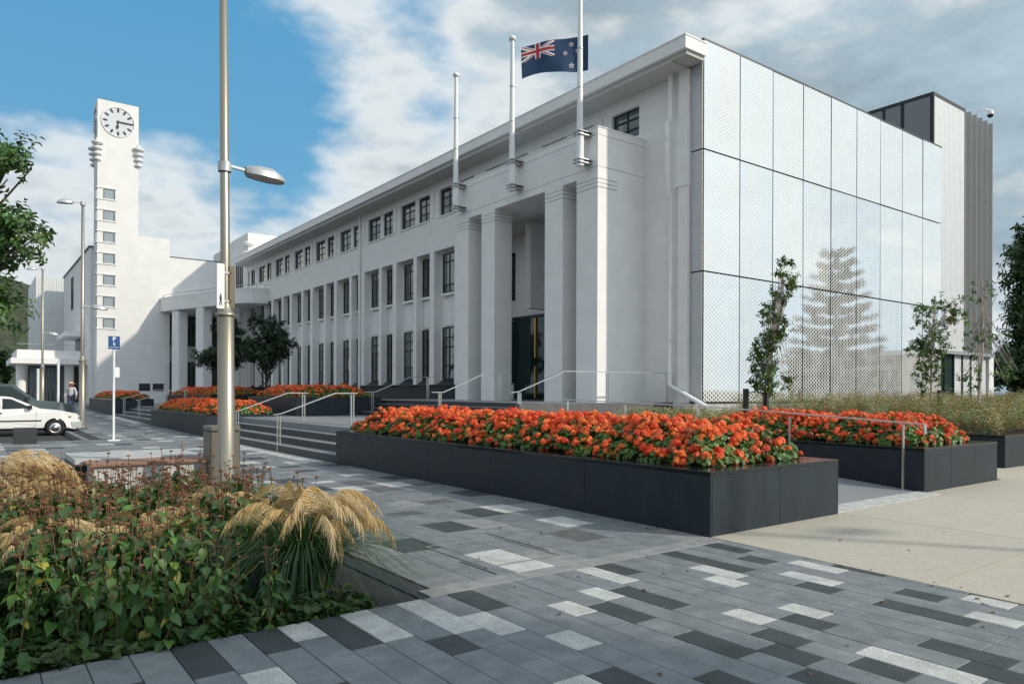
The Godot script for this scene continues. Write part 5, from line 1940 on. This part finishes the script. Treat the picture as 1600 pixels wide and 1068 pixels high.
	for i in 13:
		var y := 1.9 + i * 0.9
		var reach := 4.3 * pow(1.0 - float(i) / 14.0, 0.85)
		for k in 6:
			var a := TAU * k / 6.0 + i * 0.5 + r.randf() * 0.3
			var d := Vector3(cos(a), 0, sin(a))
			st = S()
			tube(st, [Vector3(0, y, 0), Vector3(0, y + 0.1, 0) + d * reach * 0.5, Vector3(0, y + 0.35, 0) + d * reach], [0.06, 0.04, 0.015], 5)
			done(st, "branch", M.bark, pine)
			var m := int(reach * 7)
			for j in m:
				var q := (j + 1.0) / m
				var w := reach * 0.22 * (1.0 - q * 0.6)
				xf.append(turned(r, Vector3(0, y + 0.3 * q * q + r.randf_range(-0.05, 0.05), 0) + d * reach * q + d.cross(Vector3.UP) * r.randf_range(-w, w), d + Vector3(0, 0.5, 0), r.randf_range(0.8, 1.2)))
				cols.append(Color(0.45, 0.5, 0.5) * r.randf_range(0.7, 1.1))
	multi(g4, xf, cols, "crown", M.leaf_dark, pine).set_meta("kind", "stuff")
	var house := thing("low_house", "low cream house across the street, mirrored in the glass wing", "house", Vector3(69, 0, 1.0))
	st = S()
	box(st, Vector3(0, 0, 0), Vector3(14, 5.2, 15))
	done(st, "wall", M.brick_house, house)
	st = S()
	box(st, Vector3(-0.4, 5.2, -0.4), Vector3(14.4, 5.6, 15.4))
	done(st, "roof", M.tower_white, house)
	for k in 5:
		window(house, -0.03, 2.9 + k * 2.7, 1.4 + k * 2.7, 1.0, 3.8, [0.5], [0.5], 0.1)

# ---------- geranium beds
var head_meshes := []
var gleaf: ArrayMesh

func geranium_meshes() -> void:
	for v in 3:
		var r := RandomNumberGenerator.new()
		r.seed = 300 + v
		var st := S()
		for i in 22:
			var yy := 1.0 - 1.35 * (i + 0.5) / 22.0
			var a := i * 2.39996 + r.randf() * 0.8
			var rr := sqrt(maxf(0.0, 1.0 - yy * yy))
			var d := Vector3(cos(a) * rr, yy * 0.85, sin(a) * rr)
			var c := d * 0.040 * r.randf_range(0.55, 1.3)
			d = (d + Vector3(r.randf_range(-0.5, 0.5), r.randf_range(-0.2, 0.6), r.randf_range(-0.5, 0.5))).normalized()
			var side := d.cross(Vector3(0.2, 0.3, 0.9)).normalized()
			var up := d.cross(side)
			var spin := r.randf() * TAU
			for p in 5:
				var b := spin + TAU * p / 5.0
				var e := side * cos(b) + up * sin(b)
				var f := d.cross(e) * 0.0115
				var tip := c + e * 0.027 + d * r.randf_range(-0.002, 0.010)
				var mid := c + e * 0.014 + d * 0.004
				tri(st, c, mid + f, mid - f)
				tri(st, mid - f, mid + f, tip + f * 0.7)
				tri(st, mid - f, tip + f * 0.7, tip - f * 0.7)
		head_meshes.append(mesh_of(st))
	var q := S()
	q.set_smooth_group(0)
	var lr := RandomNumberGenerator.new()
	lr.seed = 5
	for i in 4:   # four scalloped round leaves on a tuft
		var a := i * 1.7 + 0.4
		var c := Vector3(cos(a) * 0.04, 0.01 * i, sin(a) * 0.04)
		var nor := Vector3(cos(a) * 0.5, 1.0, sin(a) * 0.5).normalized()
		var side := nor.cross(Vector3(0.3, 0, 1)).normalized()
		var up := nor.cross(side)
		var k := lr.randf_range(0.75, 1.2)
		q.set_color(Color(0.060 * k, 0.145 * k, 0.026 * k))
		var rim := []
		for j in 9:
			var b := TAU * (j + 0.4) / 9.6
			rim.append(c + (side * cos(b) + up * sin(b)) * 0.036 * (1.0 + 0.1 * sin(b * 5.0)) + nor * (0.008 + 0.006 * sin(b * 3.0)))
		for j in 8: tri(q, c, rim[j + 1], rim[j])
	gleaf = mesh_of(q)

func geranium_bed(label: String, x0: float, x1: float, z0: float, z1: float, y: float, tall: float, dens: float, singles: int, sd: int) -> void:
	var b := thing("geranium_bed", label, "flower bed", Vector3(x0, y, z0), "geranium beds")
	var r := RandomNumberGenerator.new()
	r.seed = sd
	var n := FastNoiseLite.new()
	n.seed = sd
	n.frequency = 0.55
	var X := x1 - x0
	var Z := z0 - z1
	var height := func(x: float, z: float) -> float:
		var e := minf(minf(x + 0.10, X - x + 0.10), minf(-z + 0.1, Z + z + 0.1))
		return tall * pow(clampf(e / 0.55, 0.0, 1.0), 0.55) * (1.0 + 0.28 * n.get_noise_2d((x + x0) * 2.2, (z + z0) * 2.2))
	var xf := []
	var cols := []
	for i in int(X * Z * 210):
		var x := r.randf_range(-0.05, X + 0.05)
		var z := -r.randf_range(-0.05, Z + 0.05)
		var h: float = height.call(x, z)
		var k := r.randf()
		var g := Vector3(height.call(x - 0.05, z) - height.call(x + 0.05, z), 0.1, height.call(x, z - 0.05) - height.call(x, z + 0.05)).normalized()
		xf.append(turned(r, Vector3(x, h * (0.25 + 0.75 * sqrt(k)) - 0.02, z), g + Vector3(r.randf_range(-0.5, 0.5), 0.2, r.randf_range(-0.5, 0.5)), r.randf_range(0.8, 1.35)))
		var t := r.randf_range(0.7, 1.3)
		cols.append(Color(t * r.randf_range(0.9, 1.3), t, t * 0.9))
	var fo := multi(gleaf, xf, cols, "foliage", M.leaf_garden, b)
	fo.set_meta("kind", "stuff")
	var heads := []
	var want := int(X * Z * dens)
	var tries := 0
	while heads.size() < want and tries < want * 6:
		tries += 1
		var x := r.randf_range(-0.07, X + 0.07)
		var z := -r.randf_range(-0.07, Z + 0.07)
		if n.get_noise_2d((x + x0) * 6.0 + 50.0, (z + z0) * 6.0) < -0.22 and r.randf() < 0.75: continue
		var h: float = height.call(clampf(x, 0, X), clampf(z, -Z, 0))
		var p := Vector3(x, h * r.randf_range(0.86, 1.06) + 0.015, z)
		# flowers on the flanks sit lower down as well
		var e := minf(minf(x, X - x), minf(-z, Z + z))
		if e < 0.16 and r.randf() < 0.62: p.y = h * r.randf_range(0.28, 0.9)
		heads.append([(b.position + p).distance_to(Vector3(0, 1.5, 0)), p])
	heads.sort_custom(func(a, c): return a[0] < c[0])
	var petals := [M.petal, M.petal_b, M.petal_c, M.petal, M.petal_b, M.petal_d, M.petal, M.petal_b, M.petal_d, M.petal_c, M.petal, M.petal_old]
	var tf := [[], [], [], [], []]
	for i in heads.size():
		var s := r.randf_range(0.5, 1.05)
		var out := turned(r, heads[i][1], Vector3(r.randf_range(-0.35, 0.35), 1, r.randf_range(-0.2, 0.45)), s)
		if i < singles:
			var o := inst(head_meshes[i % 3], "flower_head", petals[r.randi() % 12], b)
			o.transform = out
		else:
			tf[[0, 0, 1, 1, 2, 3, 3, 4][r.randi() % 8]].append(out)
	for k in 5:
		if tf[k].size():
			var o := multi(head_meshes[k % 3], tf[k], [], "blossom", [M.petal, M.petal_b, M.petal_c, M.petal_d, M.petal][k], b)
			o.set_meta("kind", "stuff")

func build_geraniums() -> void:
	geranium_meshes()
	geranium_bed("long bed of bright orange geraniums in the nearest black planter", 6.52, 8.36, -5.2, -14.25, 0.63, 0.48, 155, 300, 501)
	geranium_bed("bed of orange geraniums behind the sloping ramp handrail", 11.98, 14.1, -5.45, -9.6, 0.62, 0.46, 150, 300, 502)
	geranium_bed("bed of red geraniums in the planter between the lower steps", 6.5, 8.4, -25.3, -33.7, 0.7, 0.44, 130, 300, 503)
	geranium_bed("bed of red geraniums in the farthest planter below the clock tower", 6.5, 7.95, -44.5, -53.7, 1.03, 0.42, 110, 0, 504)
	geranium_bed("bed of red geraniums on the terrace before the window fins", 9.5, 12.2, -25.3, -30.2, 1.25, 0.42, 105, 0, 505)
	geranium_bed("bed of red geraniums on the terrace before the curved canopy", 9.5, 11.7, -36.8, -45.7, 1.25, 0.42, 105, 0, 506)

# ---------- foreground bed: seed-head perennials and plumed grasses
func build_garden_bed() -> void:
	var st := S()
	box(st, Vector3(-6.0, -0.4, -11.9), Vector3(2.62, -0.07, -4.63))
	struct(done(st, "garden_soil", M.earth, self))
	st = S()
	box(st, Vector3(2.63, -0.3, -11.9), Vector3(2.698, -0.002, -4.64), 0.004)
	box(st, Vector3(-6.0, -0.3, -4.635), Vector3(2.698, -0.006, -4.618), 0.0)
	struct(done(st, "garden_edging", M.granite_black, self))
	st = S()
	tube(st, [Vector3(2.2, -0.05, -6.6), Vector3(2.42, -0.045, -5.6), Vector3(2.55, -0.05, -4.8)], [0.012], 6)
	var hose := done(st, "drip_line", M.black_plastic, self)
	tag(hose, "thin black irrigation pipe lying on the bare soil corner", "pipe")
	# whorl of a seed head, leaf and stem shapes
	var r := RandomNumberGenerator.new()
	r.seed = 808
	var whorls := []
	for v in 3:
		var q := S()
		for i in 26:
			var a := i * 2.39996
			var yy := r.randf_range(-0.7, 0.85)
			var rr := sqrt(1.0 - yy * yy)
			var d := Vector3(cos(a) * rr, yy * 0.7, sin(a) * rr)
			var s := d.cross(Vector3(0.1, 1, 0.2)).normalized() * 0.0065
			var t := d.cross(s).normalized() * 0.0065
			var p := d * 0.012
			var e := d * 0.0235 * r.randf_range(0.85, 1.15)
			tri(q, p + s, p + t, e); tri(q, p + t, p - s, e); tri(q, p - s, p - t, e); tri(q, p - t, p + s, e)
		whorls.append(mesh_of(q))
	var tones := [Color(0.060, 0.138, 0.030), Color(0.046, 0.11, 0.030), Color(0.095, 0.19, 0.034), Color(0.32, 0.29, 0.05)]
	var leaf_shapes := []
	for v in 4:
		var q := S()
		q.set_smooth_group(0)
		ovate(q, 0.125, 0.08, tones[v], Transform3D())
		leaf_shapes.append(mesh_of(q))
	var protos := []
	for v in 10:
		var single := v < 3        # those at the front edge show their leaves one by one
		var p := Node3D.new()
		p.name = "seedhead_plant"
		var mass := S()
		mass.set_smooth_group(0)
		for s in 4 + v % 3:
			var h := r.randf_range(0.60, 0.95)
			var lean := Vector3(r.randf_range(-0.14, 0.14), 0, r.randf_range(-0.14, 0.14))
			var root := Vector3(r.randf_range(-0.12, 0.12), -0.06, r.randf_range(-0.12, 0.12))
			var q := S()
			tube(q, [root, root + lean * 0.4 + Vector3(0, h * 0.5, 0), root + lean + Vector3(0, h, 0)], [0.0045, 0.004, 0.0028], 5, false)
			var stem := done(q, "stem", M.stem_brown, p)
			var y := h
			for w in (r.randi_range(0, 2) if single else r.randi_range(1, 3)):
				var o := inst(whorls[r.randi() % 3], "whorl", [M.seed_brown, M.seed_dark, M.seed_tan, M.seed_brown][r.randi() % 4], stem, root + lean * (y / h) + Vector3(0, y, 0))
				o.scale = Vector3.ONE * r.randf_range(0.75, 1.15) * (0.8 if w == 0 else 1.0)
				o.rotation.y = r.randf() * TAU
				y -= r.randf_range(0.075, 0.12)
			var ly := minf(y + 0.02, h * 0.74)
			while ly > 0.04:
				for s2 in (2 if single else 4):
					var t := Transform3D(Basis.from_euler(Vector3(r.randf_range(-0.4, 0.4), r.randf() * TAU, r.randf_range(-1.1, 0.2))).scaled(Vector3.ONE * r.randf_range(0.6, 1.15) * lerpf(1.25, 0.7, ly / h)), root + lean * (ly / h) + Vector3(0, ly, 0))
					var kind := 0 if r.randf() < 0.4 else 1 if r.randf() < 0.6 else 2 if r.randf() < 0.72 else 3
					if single:
						var o := inst(leaf_shapes[kind], "leaf", M.leaf_garden, stem)
						o.transform = t
					else:
						ovate(mass, 0.125, r.randf_range(0.06, 0.09), tones[kind] * r.randf_range(0.6, 1.45), t)
				ly -= r.randf_range(0.055, 0.10) if not single else r.randf_range(0.07, 0.11)
		if not single:
			var f := inst(mesh_of(mass), "foliage", M.leaf_garden, p)
			f.set_meta("kind", "stuff")
		protos.append(p)
	var spots := []
	for i in 15:
		for j in 17:
			var x := -1.6 + j * 0.26 + r.randf_range(-0.11, 0.11)
			var z := -4.76 - i * 0.30 + r.randf_range(-0.09, 0.09)
			if x < -z * 0.03 - 0.75: continue
			if x > 1.58 and z > -5.95: continue                 # the corner grass clump's place
			if x > 2.45: continue
			if Vector2(x - 0.35, z + 6.1).length() < 0.22: continue
			spots.append(Vector3(x, -0.06, z))
	for i in spots.size():
		var front: bool = spots[i].z > -5.2
		var p: Node3D = protos[i % 3 if front else 3 + i % 7].duplicate()
		p.name = numbered("seedhead_plant")
		add_child(p)
		p.position = spots[i]
		p.rotation.y = r.randf() * TAU
		p.scale = Vector3.ONE * (r.randf_range(0.7, 1.0) if front else r.randf_range(0.85, 1.12))
		var row: String = "at the front edge of the bed" if front else "in the front half of the bed" if spots[i].z > -6.0 else "in the middle of the bed" if spots[i].z > -7.2 else "at the back of the bed"
		var place: String = "by the picture's left side" if spots[i].x < -spots[i].z * 0.12 else "nearest the corner grass clump" if spots[i].x > -spots[i].z * 0.25 else "below the bench"
		tag(p, "seed-head perennial %s, %s" % [row, place], "plant", "seed-head perennials in the foreground bed")
	# plumed grass clumps
	var clumps := [[Vector3(2.08, -0.06, -5.5), 1.2, "plumed grass clump arching over the bare soil corner of the bed"], [Vector3(1.75, -0.06, -6.7), 0.95, "plumed grass clump behind the corner clump, towards the lamp post"], [Vector3(0.42, -0.06, -6.1), 0.85, "pale plumed grass clump near the left edge of the bed"], [Vector3(1.05, -0.06, -6.35), 0.8, "plumed grass clump in the middle of the bed"], [Vector3(0.55, -0.06, -8.3), 0.95, "plumed grass clump at the back of the bed towards the cars"], [Vector3(0.15, -0.06, -9.0), 1.25, "tall upright plumed grass at the back left of the bed"]]
	for i in clumps.size():
		grass_clump(clumps[i][0], clumps[i][1], clumps[i][2], 900 + i)
	for p in protos: p.free()
	# bark mulch on the bare corner
	var chip := S()
	box(chip, Vector3(-0.018, 0, -0.007), Vector3(0.018, 0.006, 0.007))
	var mulch := []
	var tint := []
	for i in 2600:
		var p := Vector3(r.randf_range(0.9, 2.6), -0.068, r.randf_range(-8.0, -4.67))
		mulch.append(turned(r, p, Vector3(r.randf_range(-0.5, 0.5), 1, r.randf_range(-0.5, 0.5)), r.randf_range(0.5, 1.6)))
		var k := r.randf_range(0.4, 1.5)
		tint.append(Color(0.055 * k, 0.036 * k, 0.024 * k))
	var mu := multi(mesh_of(chip), mulch, tint, "bark_mulch", M.leaf_garden, self)
	tag(mu, "dark bark mulch scattered on the bare soil of the bed", "mulch", "", "stuff")
	# a few dead leaves blown about the paving
	var dead := S()
	dead.set_smooth_group(0)
	add_leaf(dead, Vector3.ZERO, Vector3.RIGHT, Vector3.UP, 0.045, 0.026, Color(0.16, 0.085, 0.04), 0.5, 0.1)
	var fx := []
	var fc := []
	for i in 110:
		var p := Vector3(r.randf_range(2.8, 6.1), 0.004, r.randf_range(-13.0, -1.5))
		if i % 3 == 0: p.x = 6.16 - pow(r.randf(), 2.0) * 0.25
		if i % 16 == 0: p = Vector3(r.randf_range(6.3, 9.0), 0.006, r.randf_range(-4.75, -2.0))
		fx.append(Transform3D(Basis(Vector3.UP, r.randf() * TAU).scaled(Vector3.ONE * r.randf_range(0.4, 1.0)), p))
		var k := r.randf_range(0.5, 1.6)
		fc.append(Color(k, k * r.randf_range(0.8, 1.2), k))
	var fl := multi(mesh_of(dead), fx, fc, "fallen_leaves", M.leaf_garden, self)
	tag(fl, "small dead leaves scattered over the paving near the long planter", "leaves", "", "stuff")
	# low growth at the front edge
	var xf := []
	var cols := []
	var tuft := sprig(77, 9, 0.05, 0.03, 0.05, Color(0.05, 0.12, 0.03))
	for i in 1500:
		var x := r.randf_range(-0.9, 2.3)
		var z := -4.66 - pow(r.randf(), 2.0) * 0.8
		if x > 2.0 and r.randf() < 0.7: continue
		xf.append(turned(r, Vector3(x, -0.06, z), Vector3(r.randf_range(-0.5, 0.5), 1, r.randf_range(-0.5, 0.5)), r.randf_range(0.6, 2.0)))
		var k := r.randf_range(0.5, 1.2)
		cols.append(Color(k * r.randf_range(0.8, 1.6), k, k))
	var gc := multi(tuft, xf, cols, "ground_cover", M.leaf_garden, self)
	tag(gc, "low green weeds and litter along the front edge of the bed", "ground cover", "", "stuff")

func ovate(q: SurfaceTool, l: float, w: float, col: Color, at: Transform3D) -> void:
	# a broad pointed leaf hanging out along +x, cupped along its midrib
	q.set_color(col)
	var n := 5
	var prev := []
	for i in n + 1:
		var t := float(i) / n
		var wd := w * 0.5 * pow(sin(PI * pow(t, 0.62)), 0.85) if i < n else 0.0
		var mid := Vector3(0.02 + l * t, -0.35 * l * t * t, 0)
		var e := [at * (mid + Vector3(0, wd * 0.3, wd)), at * mid, at * (mid + Vector3(0, wd * 0.3, -wd))]
		if i > 0:
			for k in 2:
				tri(q, prev[k], prev[k + 1], e[k + 1])
				tri(q, prev[k], e[k + 1], e[k])
		prev = e

func grass_clump(at: Vector3, s: float, label: String, sd: int) -> void:
	var r := RandomNumberGenerator.new()
	r.seed = sd
	var b := thing("plume_grass", label, "grass clump", at, "plumed grass clumps in the foreground bed")
	b.scale = Vector3.ONE * s
	var blades := []
	for v in 4:
		var q := S()
		q.set_smooth_group(0)
		var c := [Color(0.045, 0.11, 0.038), Color(0.06, 0.125, 0.03), Color(0.035, 0.09, 0.04), Color(0.20, 0.19, 0.05)][v] as Color
		q.set_color(c)
		var bend := 0.42 + v * 0.24
		var pts := []
		for i in 6:
			var t := i / 5.0
			pts.append(Vector3(bend * t * t * 0.9, 0.78 * t - bend * 0.66 * t * t * t, 0))
		for i in 5:
			var w0 := 0.0045 * (1.0 - i / 5.0) + 0.0005
			var w1 := 0.0045 * (1.0 - (i + 1) / 5.0) + 0.0005
			quad(q, pts[i] + Vector3(0, 0, w0), pts[i + 1] + Vector3(0, 0, w1), pts[i + 1] - Vector3(0, 0, w1), pts[i] - Vector3(0, 0, w0))
		blades.append(mesh_of(q))
	for v in 4:
		var xf := []
		var cols := []
		for i in ([420, 460, 460, 60][v] as int):
			var a := r.randf() * TAU
			var k := r.randf_range(0.7, 1.2)
			var t := Transform3D(Basis(Vector3.UP, a).rotated(Vector3(sin(a), 0, cos(a)), 0.0).scaled(Vector3.ONE * k), Vector3(cos(a), 0, -sin(a)) * r.randf_range(0.0, 0.2))
			xf.append(t)
			var c := r.randf_range(0.7, 1.3)
			cols.append(Color(c, c, c))
		var o := multi(blades[v], xf, cols, "blades", M.leaf_garden, b)
		o.set_meta("kind", "stuff")
	# plumes
	var shapes := []
	for v in 4:
		var q := S()
		var bend := r.randf_range(0.34, 0.62)
		var rise_to := r.randf_range(0.92, 1.08)
		var curve := func(t: float) -> Vector3: return Vector3(bend * pow(t, 2.2), rise_to * t - 0.52 * pow(t, 4.5), 0)
		var line := []
		for i in 9: line.append(curve.call(i / 8.0))
		tube(q, line, [0.003, 0.0028, 0.0026, 0.0024, 0.0022, 0.002, 0.0016, 0.0012, 0.0008], 4, false)
		q.set_smooth_group(-1)
		for i in 150:
			var t := lerpf(0.60, 1.0, pow(r.randf(), 0.8))
			var p: Vector3 = curve.call(t)
			var d: Vector3 = (curve.call(minf(1.0, t + 0.02)) - curve.call(t - 0.02)).normalized()
			var out := (d * 0.8 + Vector3(r.randf_range(-0.25, 0.25), -0.75, r.randf_range(-0.5, 0.5))).normalized()
			var l := r.randf_range(0.05, 0.12) * (1.15 - 0.5 * absf(t - 0.78) * 2.0)
			var e := p + out * l + Vector3(0, -l * 0.2, 0)
			var m := p + out * l * 0.5
			var w := out.cross(Vector3(r.randf_range(-1, 1), 0.3, r.randf_range(-1, 1))).normalized() * 0.0022
			tri(q, p - w * 0.4, p + w * 0.4, m + w)
			tri(q, p - w * 0.4, m + w, m - w)
			tri(q, m - w, m + w, e)
		shapes.append(mesh_of(q))
	for i in 44:
		var a := r.randf_range(-0.9, 2.2) if r.randf() < 0.6 else r.randf() * TAU
		var o := inst(shapes[i % 4], "plume", M.straw if r.randf() < 0.6 else M.straw_pale, b, Vector3(cos(a), 0, -sin(a)) * r.randf_range(0.0, 0.1))
		o.rotation = Vector3(0, a, r.randf_range(-0.25, 0.35))
		o.scale = Vector3.ONE * r.randf_range(0.85, 1.1)

# ---------- wild planting before the glass wing
func build_back_planting() -> void:
	var r := RandomNumberGenerator.new()
	r.seed = 61
	var soft := sprig(88, 14, 0.12, 0.018, 0.34, Color(0.27, 0.30, 0.155))
	var xf := []
	var cols := []
	for i in 6500:
		var x := 17.1 + pow(r.randf(), 1.3) * 16.5
		var z := r.randf_range(-12.6, -6.05)
		var front := smoothstep(-8.5, -6.0, z)
		xf.append(turned(r, Vector3(x, 0.6 + r.randf() * (0.5 + 0.14 * sin(x * 1.7) + 0.1 * sin(z * 3.0)) * (1.0 - 0.3 * front), z), Vector3(r.randf_range(-0.4, 0.4), 1, r.randf_range(-0.4, 0.4)), r.randf_range(0.7, 1.4)))
		var k := r.randf_range(0.6, 1.4)
		var brown := r.randf() < 0.16
		cols.append(Color(k * 1.7, k * 0.85, k * 0.55) if brown else Color(k * r.randf_range(0.8, 1.3), k, k * r.randf_range(0.7, 1.4)))
	var o := multi(soft, xf, cols, "wild_planting", M.leaf_garden, self)
	tag(o, "soft green and rust meadow planting before the glass wing", "planting", "", "stuff")
	var spike := S()
	spike.set_smooth_group(0)
	spike.set_color(Color(0.42, 0.36, 0.22))
	for i in 10: add_leaf(spike, Vector3(0, 0.03 * i, 0), Vector3(cos(i * 2.4), 1.6, sin(i * 2.4)).normalized(), Vector3(-cos(i * 2.4), 1, -sin(i * 2.4)).normalized(), 0.06, 0.012, Color(0.42, 0.36, 0.22))
	xf = []
	cols = []
	for i in 900:
		var x := 17.1 + pow(r.randf(), 1.3) * 16.5
		xf.append(turned(r, Vector3(x, 1.0 + r.randf() * 0.28, r.randf_range(-12.6, -6.2)), Vector3(r.randf_range(-0.4, 0.4), 1, r.randf_range(-0.4, 0.4)), r.randf_range(0.7, 1.3)))
		var k := r.randf_range(0.6, 1.2)
		cols.append(Color(k, k * 0.75, k * 0.5) if r.randf() < 0.5 else Color(k, k, k))
	multi(mesh_of(spike), xf, cols, "seed_spikes", M.leaf_garden, o).set_meta("kind", "stuff")
	xf = []
	cols = []
	for i in 1300:
		var x := r.randf_range(12.0, 14.2)
		var z := r.randf_range(-12.2, -9.6)
		xf.append(turned(r, Vector3(x, 0.62 + r.randf() * 0.22, z), Vector3(r.randf_range(-0.5, 0.5), 1, r.randf_range(-0.5, 0.5)), r.randf_range(0.7, 1.2)))
		var k := r.randf_range(0.7, 1.5)
		cols.append(Color(k * 1.9, k * 1.35, k * 1.1) if r.randf() < 0.3 else Color(k, k, k))
	o = multi(soft, xf, cols, "wild_planting", M.leaf_garden, self)
	tag(o, "tufts of meadow grass behind the orange geraniums near the staked sapling", "planting", "", "stuff")
	# clipped hedge at the foot of the small trees
	var hx := []
	var hc := []
	var dark := sprig(89, 9, 0.05, 0.03, 0.06, Color(0.012, 0.03, 0.018))
	for i in 1500:
		hx.append(turned(r, Vector3(r.randf_range(0, 1.9), 0.05 + pow(r.randf(), 0.4) * 0.65, r.randf_range(-2.4, 0)), Vector3(r.randf_range(-1, 1), 1, r.randf_range(-1, 1)), r.randf_range(1.0, 1.7)))
		var k := r.randf_range(0.6, 1.2)
		hc.append(Color(k, k, k))
	var hedge := thing("hedge", "dark clipped hedge between the two terrace flower planters", "hedge", Vector3(10.2, 0.64, -32.0))
	multi(dark, hx, hc, "foliage", M.leaf_dark, hedge).set_meta("kind", "stuff")
